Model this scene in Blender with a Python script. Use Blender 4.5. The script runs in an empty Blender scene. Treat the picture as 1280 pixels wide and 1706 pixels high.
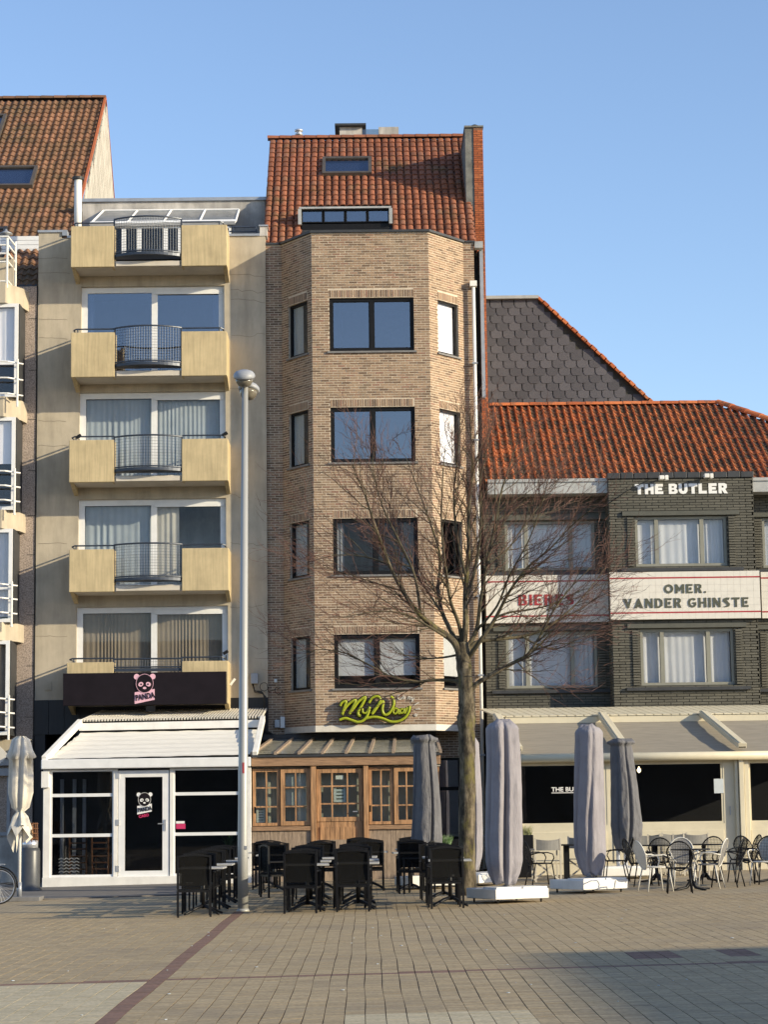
import bpy, bmesh, math, random
from mathutils import Vector, Matrix
random.seed(7)
sc = bpy.context.scene
COL = sc.collection
R = math.radians

# ------------------------------------------------------------ camera, sky, sun, exposure
F_PX = 3600.0                                  # focal length in photograph pixels (1280 wide)
CAM = Vector((0.0, 0.0, 1.7))
_Y = Vector((-28.0, -489.0, -3600.0)).normalized()
_X = Vector((1.0, 0.012, 0.0)); _X.z = -(_X.x*_Y.x + _X.y*_Y.y)/_Y.z; _X.normalize()
_Z = _X.cross(_Y).normalized()
cd = bpy.data.cameras.new('camera'); cam = bpy.data.objects.new('camera', cd); COL.objects.link(cam)
cam.matrix_world = Matrix(((_X.x,_X.y,_X.z,CAM.x),(_Y.x,_Y.y,_Y.z,CAM.y),(_Z.x,_Z.y,_Z.z,CAM.z),(0,0,0,1)))
cd.sensor_fit = 'HORIZONTAL'; cd.sensor_width = 36.0; cd.lens = F_PX/1280*36
cd.clip_start = 0.1; cd.clip_end = 3000
sc.camera = cam

SUN = Vector((2.07, -1.0, 0.75)).normalized()
el = math.asin(SUN.z); az = math.atan2(SUN.x, SUN.y)
w = bpy.data.worlds.new("World"); sc.world = w; w.use_nodes = True
nt = w.node_tree; bg = nt.nodes['Background']
sky = nt.nodes.new('ShaderNodeTexSky'); sky.sky_type = 'NISHITA'; sky.sun_disc = False
sky.sun_elevation = el; sky.sun_rotation = az
sky.air_density = 1.0; sky.dust_density = 0.5; sky.ozone_density = 3.5
tint = nt.nodes.new('ShaderNodeMix'); tint.data_type='RGBA'; tint.blend_type='MULTIPLY'; tint.inputs[0].default_value=1.0
tint.inputs[7].default_value=(1.23,1.09,1.05,1); nt.links.new(sky.outputs[0], tint.inputs[6]); nt.links.new(tint.outputs[2], bg.inputs[0]); bg.inputs[1].default_value = 0.15
sd = bpy.data.lights.new('sun', 'SUN'); so = bpy.data.objects.new('sun', sd); COL.objects.link(so)
sd.energy = 4.0; sd.angle = R(0.53); sd.color = (1.0, 0.865, 0.61)
so.rotation_euler = SUN.to_track_quat('Z', 'Y').to_euler(); so.location = (40, -20, 40)
sc.view_settings.view_transform = 'Standard'; sc.view_settings.look = 'None'
sc.view_settings.gamma = 1.0; sc.view_settings.exposure = 0.6
sc.view_settings.use_curve_mapping = False
sc.render.engine = 'CYCLES'
sc.cycles.max_bounces = 6; sc.cycles.transparent_max_bounces = 12

# ------------------------------------------------------------ coordinates
def P(x, y, Y):
    d = Vector((x-640.0, 853.0-y, -F_PX))
    wv = Vector((_X.dot(d), _Y.dot(d), _Z.dot(d)))
    return CAM + wv*(Y/wv.y)
GS = 0.014                                     # the square rises a little to the right
def gz(X): return GS*X
def G(x, y):
    d = Vector((x-640.0, 853.0-y, -F_PX))
    wv = Vector((_X.dot(d), _Y.dot(d), _Z.dot(d)))
    t = -CAM.z/(wv.z-GS*wv.x)
    return CAM + wv*t
def RC(x0, y0, x1, y1, Y):
    ym = (y0+y1)/2; xm = (x0+x1)/2
    return P(x0, ym, Y).x, P(x1, ym, Y).x, P(xm, y1, Y).z, P(xm, y0, Y).z   # X0,X1,Z0(low),Z1(high)

# ------------------------------------------------------------ mesh builder
ORG = {}
def org(o): return ORG.get(o.name, Vector((0,0,0))) if o else Vector((0,0,0))
class MB:
    def __init__(s): s.v=[]; s.f=[]; s.m=[]; s.mi=0
    def add(s, vs, fs):
        b=len(s.v); s.v.extend([tuple(v) for v in vs])
        for f in fs: s.f.append(tuple(b+i for i in f)); s.m.append(s.mi)
    def box(s, x0,x1,y0,y1,z0,z1):
        if x0>x1: x0,x1=x1,x0
        if y0>y1: y0,y1=y1,y0
        if z0>z1: z0,z1=z1,z0
        s.add([(x0,y0,z0),(x1,y0,z0),(x1,y1,z0),(x0,y1,z0),(x0,y0,z1),(x1,y0,z1),(x1,y1,z1),(x0,y1,z1)],
              [(0,3,2,1),(4,5,6,7),(0,1,5,4),(1,2,6,5),(2,3,7,6),(3,0,4,7)]); return s
    def obox(s, O, u, v, n, lu, lv, ln):       # box from corner O along unit vectors
        O=Vector(O); a=u*lu; b=v*lv; c=n*ln
        vs=[O,O+a,O+a+b,O+b,O+c,O+a+c,O+a+b+c,O+b+c]
        s.add(vs,[(0,3,2,1),(4,5,6,7),(0,1,5,4),(1,2,6,5),(2,3,7,6),(3,0,4,7)]); return s
    def prism(s, pts, d):                      # polygon (list of Vectors) extruded by vector d
        n=len(pts); d=Vector(d); vs=[Vector(p) for p in pts]+[Vector(p)+d for p in pts]
        fs=[tuple(range(n)), tuple(range(2*n-1,n-1,-1))]+[((i+1)%n,i,n+i,n+(i+1)%n) for i in range(n)]
        s.add(vs,fs); return s
    def quad(s,a,b,c,d): s.add([a,b,c,d],[(0,1,2,3)]); return s
    def tube(s, pts, r, n=8, cap=True, closed=False):
        pts=[Vector(p) for p in pts]; m=len(pts)
        rr=r if isinstance(r,(list,tuple)) else [r]*m
        vs=[]; prev=None
        for i,p in enumerate(pts):
            if closed: t=pts[(i+1)%m]-pts[i-1]
            else: t=pts[min(i+1,m-1)]-pts[max(i-1,0)]
            if t.length<1e-9: t=Vector((0,0,1))
            t.normalize()
            if prev is None:
                a=Vector((0,0,1)) if abs(t.z)<.9 else Vector((1,0,0)); a=(a-t*a.dot(t)).normalized()
            else:
                a=prev-t*prev.dot(t)
                a=a.normalized() if a.length>1e-6 else t.orthogonal().normalized()
            prev=a; b=t.cross(a)
            for k in range(n):
                th=2*math.pi*k/n; vs.append(p+(a*math.cos(th)+b*math.sin(th))*rr[i])
        fs=[]
        for i in range(m if closed else m-1):
            j=(i+1)%m
            for k in range(n):
                k2=(k+1)%n; fs.append((i*n+k,i*n+k2,j*n+k2,j*n+k))
        if cap and not closed:
            fs.append(tuple(range(n-1,-1,-1))); fs.append(tuple((m-1)*n+k for k in range(n)))
        s.add(vs,fs); return s
    def lathe(s, c, prof, n=24, M=None):        # prof: (r,z)
        c=Vector(c); vs=[]
        for r,z in prof:
            for k in range(n):
                th=2*math.pi*k/n; v=Vector((r*math.cos(th), r*math.sin(th), z))
                vs.append(c+(M@v if M else v))
        fs=[]
        for i in range(len(prof)-1):
            for k in range(n):
                k2=(k+1)%n; fs.append((i*n+k,i*n+k2,(i+1)*n+k2,(i+1)*n+k))
        fs.append(tuple(range(n-1,-1,-1))); fs.append(tuple((len(prof)-1)*n+k for k in range(n)))
        s.add(vs,fs); return s
    def build(s, name, mat, parent=None, smooth=False, local=False, kind=None, bevel=0):
        me=bpy.data.meshes.new(name); o0=Vector((0,0,0)) if local else org(parent)
        vs=s.v if (o0.length==0) else [(v[0]-o0.x,v[1]-o0.y,v[2]-o0.z) for v in s.v]
        me.from_pydata(vs,[],s.f)
        mats=mat if isinstance(mat,(list,tuple)) else [mat]
        for m in mats: me.materials.append(m)
        if len(mats)>1: me.polygons.foreach_set('material_index', s.m)
        if smooth: me.polygons.foreach_set('use_smooth',[True]*len(me.polygons))
        me.update()
        o=bpy.data.objects.new(name, me); COL.objects.link(o)
        if parent: o.parent=parent; ORG[o.name]=Vector(o0)
        if kind: o['kind']=kind
        if bevel:
            b=o.modifiers.new('bevel','BEVEL'); b.width=bevel; b.segments=2; b.limit_method='ANGLE'
        return o
def thing(name, label, cat, loc=(0,0,0), group=None, rz=0):
    o=bpy.data.objects.new(name,None); COL.objects.link(o); o.location=loc; o.rotation_euler=(0,0,rz)
    o.empty_display_size=.2
    o['label']=label; o['category']=cat
    if group: o['group']=group
    ORG[o.name]=Vector(loc); return o
def tag(o,label,cat,group=None):
    o['label']=label; o['category']=cat
    if group: o['group']=group
    return o
def copy_tree(o, parent=None):
    c=o.copy(); COL.objects.link(c); c.parent=parent
    for ch in list(o.children): copy_tree(ch,c)
    return c
def place(mesh, name, M, parent):
    o=bpy.data.objects.new(name, mesh); COL.objects.link(o); o.parent=parent
    M=M.copy(); M.translation-=org(parent); o.matrix_local=M; return o

# ------------------------------------------------------------ materials
def newmat(name):
    m=bpy.data.materials.new(name); m.use_nodes=True; nt=m.node_tree
    return m, nt, nt.nodes['Principled BSDF']
def N(nt,t,**k):
    n=nt.nodes.new(t)
    for a,b in k.items(): setattr(n,a,b)
    return n
def ramp(nt, fac, stops, interp='LINEAR'):
    r=N(nt,'ShaderNodeValToRGB'); r.color_ramp.interpolation=interp
    e=r.color_ramp.elements
    while len(e)>1: e.remove(e[-1])
    e[0].position=stops[0][0]; e[0].color=(*stops[0][1],1)
    for p,c in stops[1:]:
        x=e.new(p); x.color=(*c,1)
    nt.links.new(fac, r.inputs[0]); return r.outputs[0]
def noise(nt, scale, detail=4, rough=.55, co='Object', stretch=None, geo=False):
    if geo: src=N(nt,'ShaderNodeNewGeometry').outputs['Position']
    else: src=N(nt,'ShaderNodeTexCoord').outputs[co]
    if stretch:
        mp=N(nt,'ShaderNodeMapping'); mp.inputs['Scale'].default_value=stretch
        nt.links.new(src, mp.inputs[0]); src=mp.outputs[0]
    n=N(nt,'ShaderNodeTexNoise'); n.inputs['Scale'].default_value=scale; n.inputs['Detail'].default_value=detail
    n.inputs['Roughness'].default_value=rough; nt.links.new(src,n.inputs['Vector']); return n.outputs['Fac']
def mixc(nt, fac, a, b, mode='MIX'):
    x=N(nt,'ShaderNodeMix'); x.data_type='RGBA'; x.blend_type=mode
    if isinstance(fac,(int,float)): x.inputs['Factor'].default_value=fac
    else: nt.links.new(fac,x.inputs['Factor'])
    for i,c in ((6,a),(7,b)):
        if isinstance(c,tuple): x.inputs[i].default_value=(*c,1)
        else: nt.links.new(c,x.inputs[i])
    return x.outputs[2]
def bump(nt, p, h, strength=.3, dist=.01):
    b=N(nt,'ShaderNodeBump'); b.inputs['Strength'].default_value=strength; b.inputs['Distance'].default_value=dist
    nt.links.new(h,b.inputs['Height']); nt.links.new(b.outputs[0],p.inputs['Normal'])
def mat(name, c, rough=.6, metal=0, var=.15, scale=6, bmp=0, bscale=80, stretch=None, spec=.5, streak=0, ss=1.0, bst=None):
    m,nt,p=newmat(name)
    f=noise(nt,scale,5,.6,geo=True,stretch=stretch)
    lo=tuple(max(0,x*(1-var*1.3)) for x in c); hi=tuple(min(1,x*(1+var)) for x in c)
    col=ramp(nt,f,[(.28,lo),(.5,c),(.72,hi)])
    if streak:
        s=noise(nt,3.0,6,.65,geo=True,stretch=(1.2*ss,1.2*ss,.22*ss**.3))
        col=mixc(nt, ramp(nt,s,[(.42,(0,0,0)),(.7,(streak,)*3)]), col, tuple(x*.45 for x in c))
    nt.links.new(col,p.inputs['Base Color'])
    p.inputs['Roughness'].default_value=rough; p.inputs['Metallic'].default_value=metal
    p.inputs['Specular IOR Level'].default_value=spec
    if bmp: bump(nt,p,noise(nt,bscale,4,.6,geo=True,stretch=bst),bmp,.01 if not bst else .05)
    return m
def piece_mat(name, stops, src='island', rough=.85, moss=None, mscale=2.0, bmp=.4, grain=60):
    m,nt,p=newmat(name)
    if src=='island': r=N(nt,'ShaderNodeNewGeometry').outputs['Random Per Island']
    else: r=N(nt,'ShaderNodeObjectInfo').outputs['Random']
    col=ramp(nt,r,stops)
    g=noise(nt,grain,3,.6,geo=True)
    col=mixc(nt,1.0,col,ramp(nt,g,[(.3,(.72,.72,.72)),(.7,(1.15,1.12,1.1))]),'MULTIPLY')
    if moss:
        for (c,lo,hi,amt,sc_,*st) in moss:
            f=noise(nt,sc_,6,.65,geo=True,stretch=st[0] if st else None)
            col=mixc(nt,ramp(nt,f,[(lo,(0,0,0)),(hi,(amt,)*3)]),col,c)
    nt.links.new(col,p.inputs['Base Color']); p.inputs['Roughness'].default_value=rough
    p.inputs['Specular IOR Level'].default_value=.3
    if bmp: bump(nt,p,g,bmp,.006)
    return m
def glass(name, tint=(.8,.85,.9), refl=.12, extra=.5, rough=0.0):
    m=bpy.data.materials.new(name); m.use_nodes=True; nt=m.node_tree
    for n in list(nt.nodes):
        if n.type!='OUTPUT_MATERIAL': nt.nodes.remove(n)
    out=[n for n in nt.nodes if n.type=='OUTPUT_MATERIAL'][0]
    tr=N(nt,'ShaderNodeBsdfTransparent'); tr.inputs[0].default_value=(*tint,1)
    gl=N(nt,'ShaderNodeBsdfGlossy'); gl.inputs['Roughness'].default_value=rough; gl.inputs['Color'].default_value=(.92,.92,.96,1)
    lw=N(nt,'ShaderNodeLayerWeight'); lw.inputs[0].default_value=.5
    fr=N(nt,'ShaderNodeMath',operation='POWER'); nt.links.new(lw.outputs['Facing'],fr.inputs[0]); fr.inputs[1].default_value=4.0
    ma=N(nt,'ShaderNodeMath',operation='MULTIPLY_ADD'); ma.inputs[1].default_value=extra; ma.inputs[2].default_value=refl+.022
    ma.use_clamp=True
    # gentle waviness of float glass
    b=N(nt,'ShaderNodeBump'); b.inputs['Strength'].default_value=.03; b.inputs['Distance'].default_value=.02
    nt.links.new(noise(nt,.9,1,.4,geo=True),b.inputs['Height']); nt.links.new(b.outputs[0],gl.inputs['Normal'])
    nt.links.new(fr.outputs[0],ma.inputs[0])
    mx=N(nt,'ShaderNodeMixShader'); nt.links.new(ma.outputs[0],mx.inputs[0]); nt.links.new(tr.outputs[0],mx.inputs[1]); nt.links.new(gl.outputs[0],mx.inputs[2])
    nt.links.new(mx.outputs[0],out.inputs[0]); return m

M={}
M['concrete_cream']=mat('painted_concrete_cream',(.46,.40,.305),.85,var=.13,scale=1.3,bmp=.25,bscale=40,streak=.42)
M['balcony_yellow']=mat('balcony_paint_yellow',(.54,.43,.245),.8,var=.12,scale=2.2,bmp=.3,bscale=60,streak=.5,ss=5)
M['soffit']=mat('soffit_paint',(.55,.50,.42),.85,var=.1,scale=2)
M['pebble']=mat('exposed_aggregate',(.36,.29,.24),.9,var=.55,scale=38,bmp=.7,bscale=60)
M['render_grey']=mat('weathered_white_render',(.50,.47,.43),.9,var=.35,scale=1.4,bmp=.2,streak=.7)
M['metal_grey']=mat('grey_metal_trim',(.33,.35,.38),.4,metal=.3,var=.12,scale=5)
M['zinc']=mat('zinc_gutter',(.42,.42,.40),.5,metal=.2,var=.18,scale=3)
M['white']=mat('white_frame_paint',(.76,.76,.75),.35,var=.06,scale=4)
M['white_warm']=mat('white_lacquer',(.78,.76,.71),.5,var=.08,scale=3,streak=.12)
M['black_frame']=mat('black_window_frame',(.008,.008,.009),.5,var=.2,scale=5,spec=.2)
M['dark_rail']=mat('anthracite_rail',(.045,.055,.075),.4,metal=.3,var=.15,scale=8)
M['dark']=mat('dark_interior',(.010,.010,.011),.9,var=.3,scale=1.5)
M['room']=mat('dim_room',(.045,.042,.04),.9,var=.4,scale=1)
M['black_sign']=mat('black_sign_panel',(.011,.008,.011),.6,var=.2,scale=3,spec=.15)
M['black_clad']=mat('black_cladding',(.012,.013,.016),.5,var=.3,scale=4,stretch=(6,6,.6))
M['mortar']=mat('sandy_mortar',(.56,.47,.36),.95,var=.15,scale=10,bmp=.3)
M['mortar_dark']=mat('dark_joint',(.045,.044,.037),.95,var=.2,scale=10)
M['mortar_red']=mat('red_wall_joint',(.20,.10,.06),.95,var=.2,scale=10)
M['bluestone']=mat('bluestone_sill',(.18,.175,.17),.7,var=.15,scale=8)
M['band']=mat('pale_band_paint',(.66,.62,.54),.7,var=.12,scale=3,streak=.3)
M['chimney_render']=mat('grey_render_chimney',(.17,.17,.155),.95,var=.3,scale=4,bmp=.4)
M['gutter_dark']=mat('dark_lead',(.035,.037,.04),.55,var=.25,scale=5)
M['wood']=mat('weathered_teak',(.38,.21,.10),.65,var=.5,scale=4,stretch=(5,5,.5),bmp=.2,bscale=60)
M['wood_h']=mat('weathered_teak_beam',(.30,.18,.10),.7,var=.4,scale=5,stretch=(1,1,14),bmp=.2)
M['wood_grey']=mat('greyed_planks',(.30,.225,.16),.75,var=.4,scale=7,stretch=(7,7,.6),bmp=.25)
M['cream_door']=mat('cream_veranda_paint',(.64,.58,.43),.5,var=.07,scale=2)
M['awning_tan']=mat('taupe_awning_fabric',(.27,.24,.19),.85,var=.14,scale=2,stretch=(1,1,30))
M['awning_white']=mat('white_awning_fabric',(.74,.71,.64),.85,var=.08,scale=4,stretch=(.6,1,14),bmp=.6,bscale=8)
M['chair_black']=mat('black_powder_coat',(.007,.007,.008),.45,var=.2,scale=9,spec=.3)
M['sling']=mat('black_textilene',(.007,.007,.007),.85,var=.3,scale=60,spec=.15)
M['sling'].node_tree.nodes['Principled BSDF'].inputs['Alpha'].default_value=.84
M['table_top']=mat('grey_table_top',(.42,.42,.41),.35,var=.1,scale=8)
M['lamp_pole']=mat('pale_galvanised_pole',(.37,.37,.35),.45,metal=.2,var=.08,scale=3,stretch=(1,1,.3))
M['lamp_head']=mat('brushed_lamp_shell',(.30,.31,.33),.5,metal=0,var=.1,scale=5)
M['cover_grey']=mat('grey_parasol_cover',(.27,.255,.275),.85,var=.10,scale=3,bmp=.8,bscale=9,spec=.2,bst=(1,1,.22))
M['cover_grey2']=mat('darker_parasol_cover',(.135,.135,.145),.85,var=.12,scale=4,bmp=.9,bscale=10,spec=.2,bst=(1,1,.35))
M['canvas_white']=mat('offwhite_canvas',(.62,.58,.50),.8,var=.12,scale=5,bmp=.3,bscale=20)
M['alu']=mat('aluminium',(.62,.63,.65),.3,metal=.6,var=.06)
M['rubber']=mat('black_rubber',(.012,.012,.012),.7)
M['heater']=mat('grey_heater_body',(.07,.073,.076),.4,metal=.2,var=.12)
M['cable']=mat('black_cable',(.015,.015,.015),.6)
M['wicker_white']=mat('white_wicker',(.62,.60,.54),.6,var=.12,scale=40,bmp=.6,bscale=120)
M['wicker_grey']=mat('grey_wicker',(.20,.195,.19),.6,var=.2,scale=40,bmp=.6,bscale=120)
M['canvas_grey']=mat('grey_deck_canvas',(.22,.215,.20),.85,var=.12,scale=8)
M['wood_pale']=mat('pale_painted_wood',(.50,.46,.38),.6,var=.12,scale=10)
M['wood_brown']=mat('brown_varnished_wood',(.16,.07,.03),.4,var=.3,scale=10)
M['green_sign']=mat('lime_lettering',(.30,.34,.012),.45,var=.1,scale=10)
M['letter_white']=mat('white_lettering',(.80,.79,.76),.6,var=.05)
M['letter_olive']=mat('dark_olive_lettering',(.075,.08,.055),.6,var=.1)
M['letter_red']=mat('red_lettering',(.36,.03,.035),.55,var=.15)
M['pink']=mat('pink_print',(.72,.42,.50),.6,var=.04)
M['magenta']=mat('magenta_print',(.55,.03,.12),.6,var=.04)
M['butler_paint']=mat('olive_grey_paint',(.085,.085,.068),.6,var=.12,scale=4)
M['butler_frame']=mat('olive_window_frame',(.24,.235,.19),.5,var=.1,scale=4)
M['curtain_white']=mat('white_curtain',(.62,.62,.62),.9,var=.06,scale=2)
M['curtain_blue']=mat('pale_blue_net_curtain',(.36,.40,.42),.9,var=.08,scale=2)
M['curtain_taupe']=mat('taupe_curtain',(.25,.205,.15),.9,var=.12,scale=2)
M['curtain_dim']=mat('dim_cream_curtain',(.45,.43,.38),.9,var=.1,scale=2)
M['blind']=mat('pale_roller_blind',(.50,.52,.51),.9,var=.04,scale=2)
M['blind_lit']=mat('sunlit_white_roller_blind',(.84,.84,.83),.9,var=.03,scale=2)  # whiter copy of the roller blind, sunlight painted into its colour
M['leaf']=mat('leaf_green',(.06,.13,.035),.5,var=.5,scale=14)
M['grass_tuft']=mat('straw_green_grass',(.16,.17,.07),.7,var=.4,scale=20)
M['paper']=mat('paper_notice',(.55,.60,.62),.8,var=.05)
M['plaster_far']=mat('plain_plaster',(.25,.22,.19),.9,var=.2,scale=.6)
M['g_clear']=glass('window_glass',(.94,.95,.96),.0,.7)
M['g_blue']=glass('coated_blue_window_glass',(.45,.5,.6),.17,.7)
M['g_dark']=glass('dark_shop_glass',(.72,.73,.74),.0,.5)
M['g_blind']=glass('glass_over_blinds',(.97,.97,.98),.02,.6)
M['g_roof']=glass('dirty_roof_glass',(.75,.76,.72),.12,.6,.15)
M['bulb']=None
m,nt_,p_=newmat('warm_bulb'); p_.inputs['Emission Color'].default_value=(1,.75,.4,1); p_.inputs['Emission Strength'].default_value=6; M['bulb']=m

BUFF=[(0,(.15,.10,.068)),(.2,(.22,.15,.10)),(.5,(.30,.208,.137)),(.8,(.36,.252,.165)),(1,(.27,.155,.108))]
EFF=[((.42,.34,.24),.55,.75,.3,.8),((.14,.115,.08),.52,.75,.5,2.2,(1,1,.25))]
M['brick_i']=piece_mat('buff_brick',BUFF,'island',moss=EFF); M['brick_o']=piece_mat('buff_brick_single',BUFF,'object',moss=EFF)
DKB=[(0,(.092,.089,.072)),(.5,(.112,.108,.087)),(1,(.132,.127,.102))]
M['dbrick_i']=piece_mat('olive_painted_brick',DKB,'island',.65); M['dbrick_o']=piece_mat('olive_painted_brick_single',DKB,'object',.65)
RB=[(0,(.28,.075,.03)),(.5,(.38,.11,.045)),(1,(.46,.15,.06))]
M['rbrick_i']=piece_mat('red_brick',RB,'island'); M['rbrick_o']=piece_mat('red_brick_single',RB,'object')
T1=[(0,(.20,.08,.045)),(.4,(.27,.10,.055)),(.8,(.33,.125,.068)),(1,(.23,.115,.075))]
ms=[((.11,.10,.045),.54,.70,.55,1.1),((.50,.24,.15),.6,.8,.4,2.3)]
M['tile1_i']=piece_mat('terracotta_tile',T1,'island',.8,ms); M['tile1_o']=piece_mat('terracotta_tile_single',T1,'object',.8,ms)
T2=[(0,(.36,.095,.035)),(.5,(.52,.155,.055)),(1,(.60,.20,.075))]
ms=[((.085,.065,.045),.52,.62,.7,6.0)]
M['tile2_i']=piece_mat('orange_lichened_tile',T2,'island',.8,ms); M['tile2_o']=piece_mat('orange_lichened_tile_single',T2,'object',.8,ms)
T3=[(0,(.15,.085,.052)),(.5,(.22,.115,.066)),(1,(.29,.15,.09))]
ms=[((.10,.075,.04),.42,.66,.75,.7)]
M['tile3_i']=piece_mat('brown_orange_tile',T3,'island',.8,ms); M['tile3_o']=piece_mat('brown_orange_tile_single',T3,'object',.8,ms)
SL=[(0,(.072,.070,.080)),(.5,(.092,.089,.101)),(1,(.112,.108,.122))]
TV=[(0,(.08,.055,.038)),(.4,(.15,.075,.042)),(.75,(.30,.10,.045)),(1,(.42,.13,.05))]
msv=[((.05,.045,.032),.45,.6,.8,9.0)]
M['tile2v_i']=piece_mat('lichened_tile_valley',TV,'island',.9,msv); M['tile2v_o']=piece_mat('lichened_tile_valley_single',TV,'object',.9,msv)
M['slate_i']=piece_mat('dark_grey_slate',SL,'island',.6); M['slate_o']=piece_mat('dark_grey_slate_single',SL,'object',.6)
WS=[(0,(.44,.41,.34)),(1,(.58,.54,.46))]
M['wslate']=piece_mat('pale_fibre_slate',WS,'object',.7); M['wslate_i']=piece_mat('pale_fibre_slate_joined',WS,'island',.7)
PV=[(0,(.34,.265,.158)),(.5,(.39,.305,.180)),(1,(.44,.345,.208))]
pm=[((.20,.165,.125),.5,.75,.55,.5),((.46,.38,.28),.6,.8,.35,1.6)]
pm.append(((.12,.10,.08),.62,.72,.5,5.0)); pm.append(((.50,.42,.30),.66,.74,.5,3.1))
M['pave_i']=piece_mat('sand_paver',PV,'island',.8,pm,grain=25); M['pave_o']=piece_mat('sand_paver_single',PV,'object',.8,pm,grain=25)
PP=[(0,(.44,.38,.25)),(1,(.54,.465,.31))]
M['pave_pale_i']=piece_mat('pale_paver',PP,'island',.8,grain=25); M['pave_pale_o']=piece_mat('pale_paver_single',PP,'object',.8,grain=25)
PR=[(0,(.19,.115,.082)),(1,(.25,.15,.11))]
M['pave_red_i']=piece_mat('red_brown_paver',PR,'island',.8,grain=25); M['pave_red_o']=piece_mat('red_brown_paver_single',PR,'object',.8,grain=25)
M['joint']=mat('sandy_joint',(.085,.065,.045),.95,var=.3,scale=3)
m,nt_,p_=newmat('far_paving')
tc=N(nt_,'ShaderNodeTexCoord'); bt=N(nt_,'ShaderNodeTexBrick'); mp=N(nt_,'ShaderNodeMapping'); mp.inputs['Rotation'].default_value=(0,0,0)
nt_.links.new(tc.outputs['Object'],mp.inputs[0]); nt_.links.new(mp.outputs[0],bt.inputs['Vector'])
bt.offset=0; bt.inputs['Scale'].default_value=1; bt.inputs['Brick Width'].default_value=.17; bt.inputs['Row Height'].default_value=.2
bt.inputs['Mortar Size'].default_value=.005; bt.inputs['Color1'].default_value=(.34,.265,.155,1); bt.inputs['Color2'].default_value=(.41,.32,.185,1); bt.inputs['Mortar'].default_value=(.10,.075,.055,1)
c=mixc(nt_,ramp(nt_,noise(nt_,.6,5,.6,geo=True),[(.4,(0,0,0)),(.7,(.6,.6,.6))]),bt.outputs[0],(.21,.175,.135))
nt_.links.new(c,p_.inputs['Base Color']); p_.inputs['Roughness'].default_value=.85; M['far_paving']=m
m,nt_,p_=newmat('bark')
f=noise(nt_,9,6,.7,geo=True,stretch=(1,1,.35)); c=ramp(nt_,f,[(.38,(.025,.020,.013)),(.5,(.085,.068,.042)),(.64,(.20,.165,.11))])
c=mixc(nt_,ramp(nt_,noise(nt_,2.6,6,.7,geo=True,stretch=(1,1,.6)),[(.53,(0,0,0)),(.62,(.65,.65,.65))]),c,(.14,.125,.03))
nt_.links.new(c,p_.inputs['Base Color']); p_.inputs['Roughness'].default_value=.95; bump(nt_,p_,f,.8,.03); M['bark']=m
M['pale_glass']=mat('pale_dusty_glazing',(.20,.21,.215),.2,var=.2,scale=3)
M['dirty_glass']=mat('dirty_translucent_roof_pane',(.30,.285,.225),.22,var=.25,scale=3,streak=.3)
M['branch']=mat('branch_bark',(.075,.062,.035),.9,var=.6,scale=4)
M['twig']=mat('reddish_twig',(.10,.046,.032),.8,var=.4,scale=3)
# ------------------------------------------------------------ walls, bricks, tiles, windows
ZV=Vector((0,0,1))
class Fr:                                       # a wall plane: origin, horizontal unit vector, outward normal
    def __init__(s,O,u,n): s.O=Vector(O); s.u=Vector(u).normalized(); s.n=Vector(n).normalized()
    def p(s,u,v,d=0): return s.O+s.u*u+ZV*v+s.n*d
    def box(s,mb,u0,u1,v0,v1,d0,d1): mb.obox(s.p(u0,v0,d0),s.u,ZV,s.n,u1-u0,v1-v0,d1-d0)
FRONT=lambda Y,X=0: Fr((X,Y,0),(1,0,0),(0,-1,0))   # plane facing the square; u = X, v = Z
def over(a,b): return a[0]<b[1] and a[1]>b[0] and a[2]<b[3] and a[3]>b[2]
def wall_boxes(mb,fr,rect,holes,t):
    us=sorted(set([rect[0],rect[1]]+[h[i] for h in holes for i in (0,1) if rect[0]<h[i]<rect[1]]))
    vs=sorted(set([rect[2],rect[3]]+[h[i] for h in holes for i in (2,3) if rect[2]<h[i]<rect[3]]))
    for a,b in zip(us,us[1:]):
        run=None
        for c,d in zip(vs,vs[1:]):
            cu,cv=(a+b)/2,(c+d)/2
            solid=not any(h[0]<cu<h[1] and h[2]<cv<h[3] for h in holes)
            if solid: run=[run[0] if run else c, d]
            elif run: fr.box(mb,a,b,run[0],run[1],-t,0); run=None
        if run: fr.box(mb,a,b,run[0],run[1],-t,0)
def brick_cells(rect,holes,bw,bh,jt,soldiers=()):
    out=[]; v=rect[2]; row=0
    blk=list(holes)+list(soldiers)
    while v+bh<=rect[3]+.02:
        v1=min(v+bh,rect[3]); off=(row%2)*(bw+jt)/2+random.uniform(-.012,.012)
        u=rect[0]-off
        segs=[(rect[0],rect[1])]
        for h in blk:
            if h[2]<v1-.004 and h[3]>v+.004:
                ns=[]
                for a,b in segs:
                    if h[1]<=a or h[0]>=b: ns.append((a,b)); continue
                    if h[0]>a: ns.append((a,h[0]))
                    if h[1]<b: ns.append((h[1],b))
                segs=ns
        while u<rect[1]:
            a,b=u,u+bw
            for s0,s1 in segs:
                x0,x1=max(a,s0),min(b,s1)
                if x1-x0>.03: out.append((x0,x1,v,v1,abs((x1-x0)-bw)<1e-4 and abs(v1-v-bh)<1e-4))
            u+=bw+jt
        v+=bh+jt; row+=1
    for s in soldiers:
        u=s[0]
        while u+bh<=s[1]+.01:
            out.append((u,min(u+bh,s[1]),s[2]+.006,s[3]-.004,False)); u+=bh+jt
    return out
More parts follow.
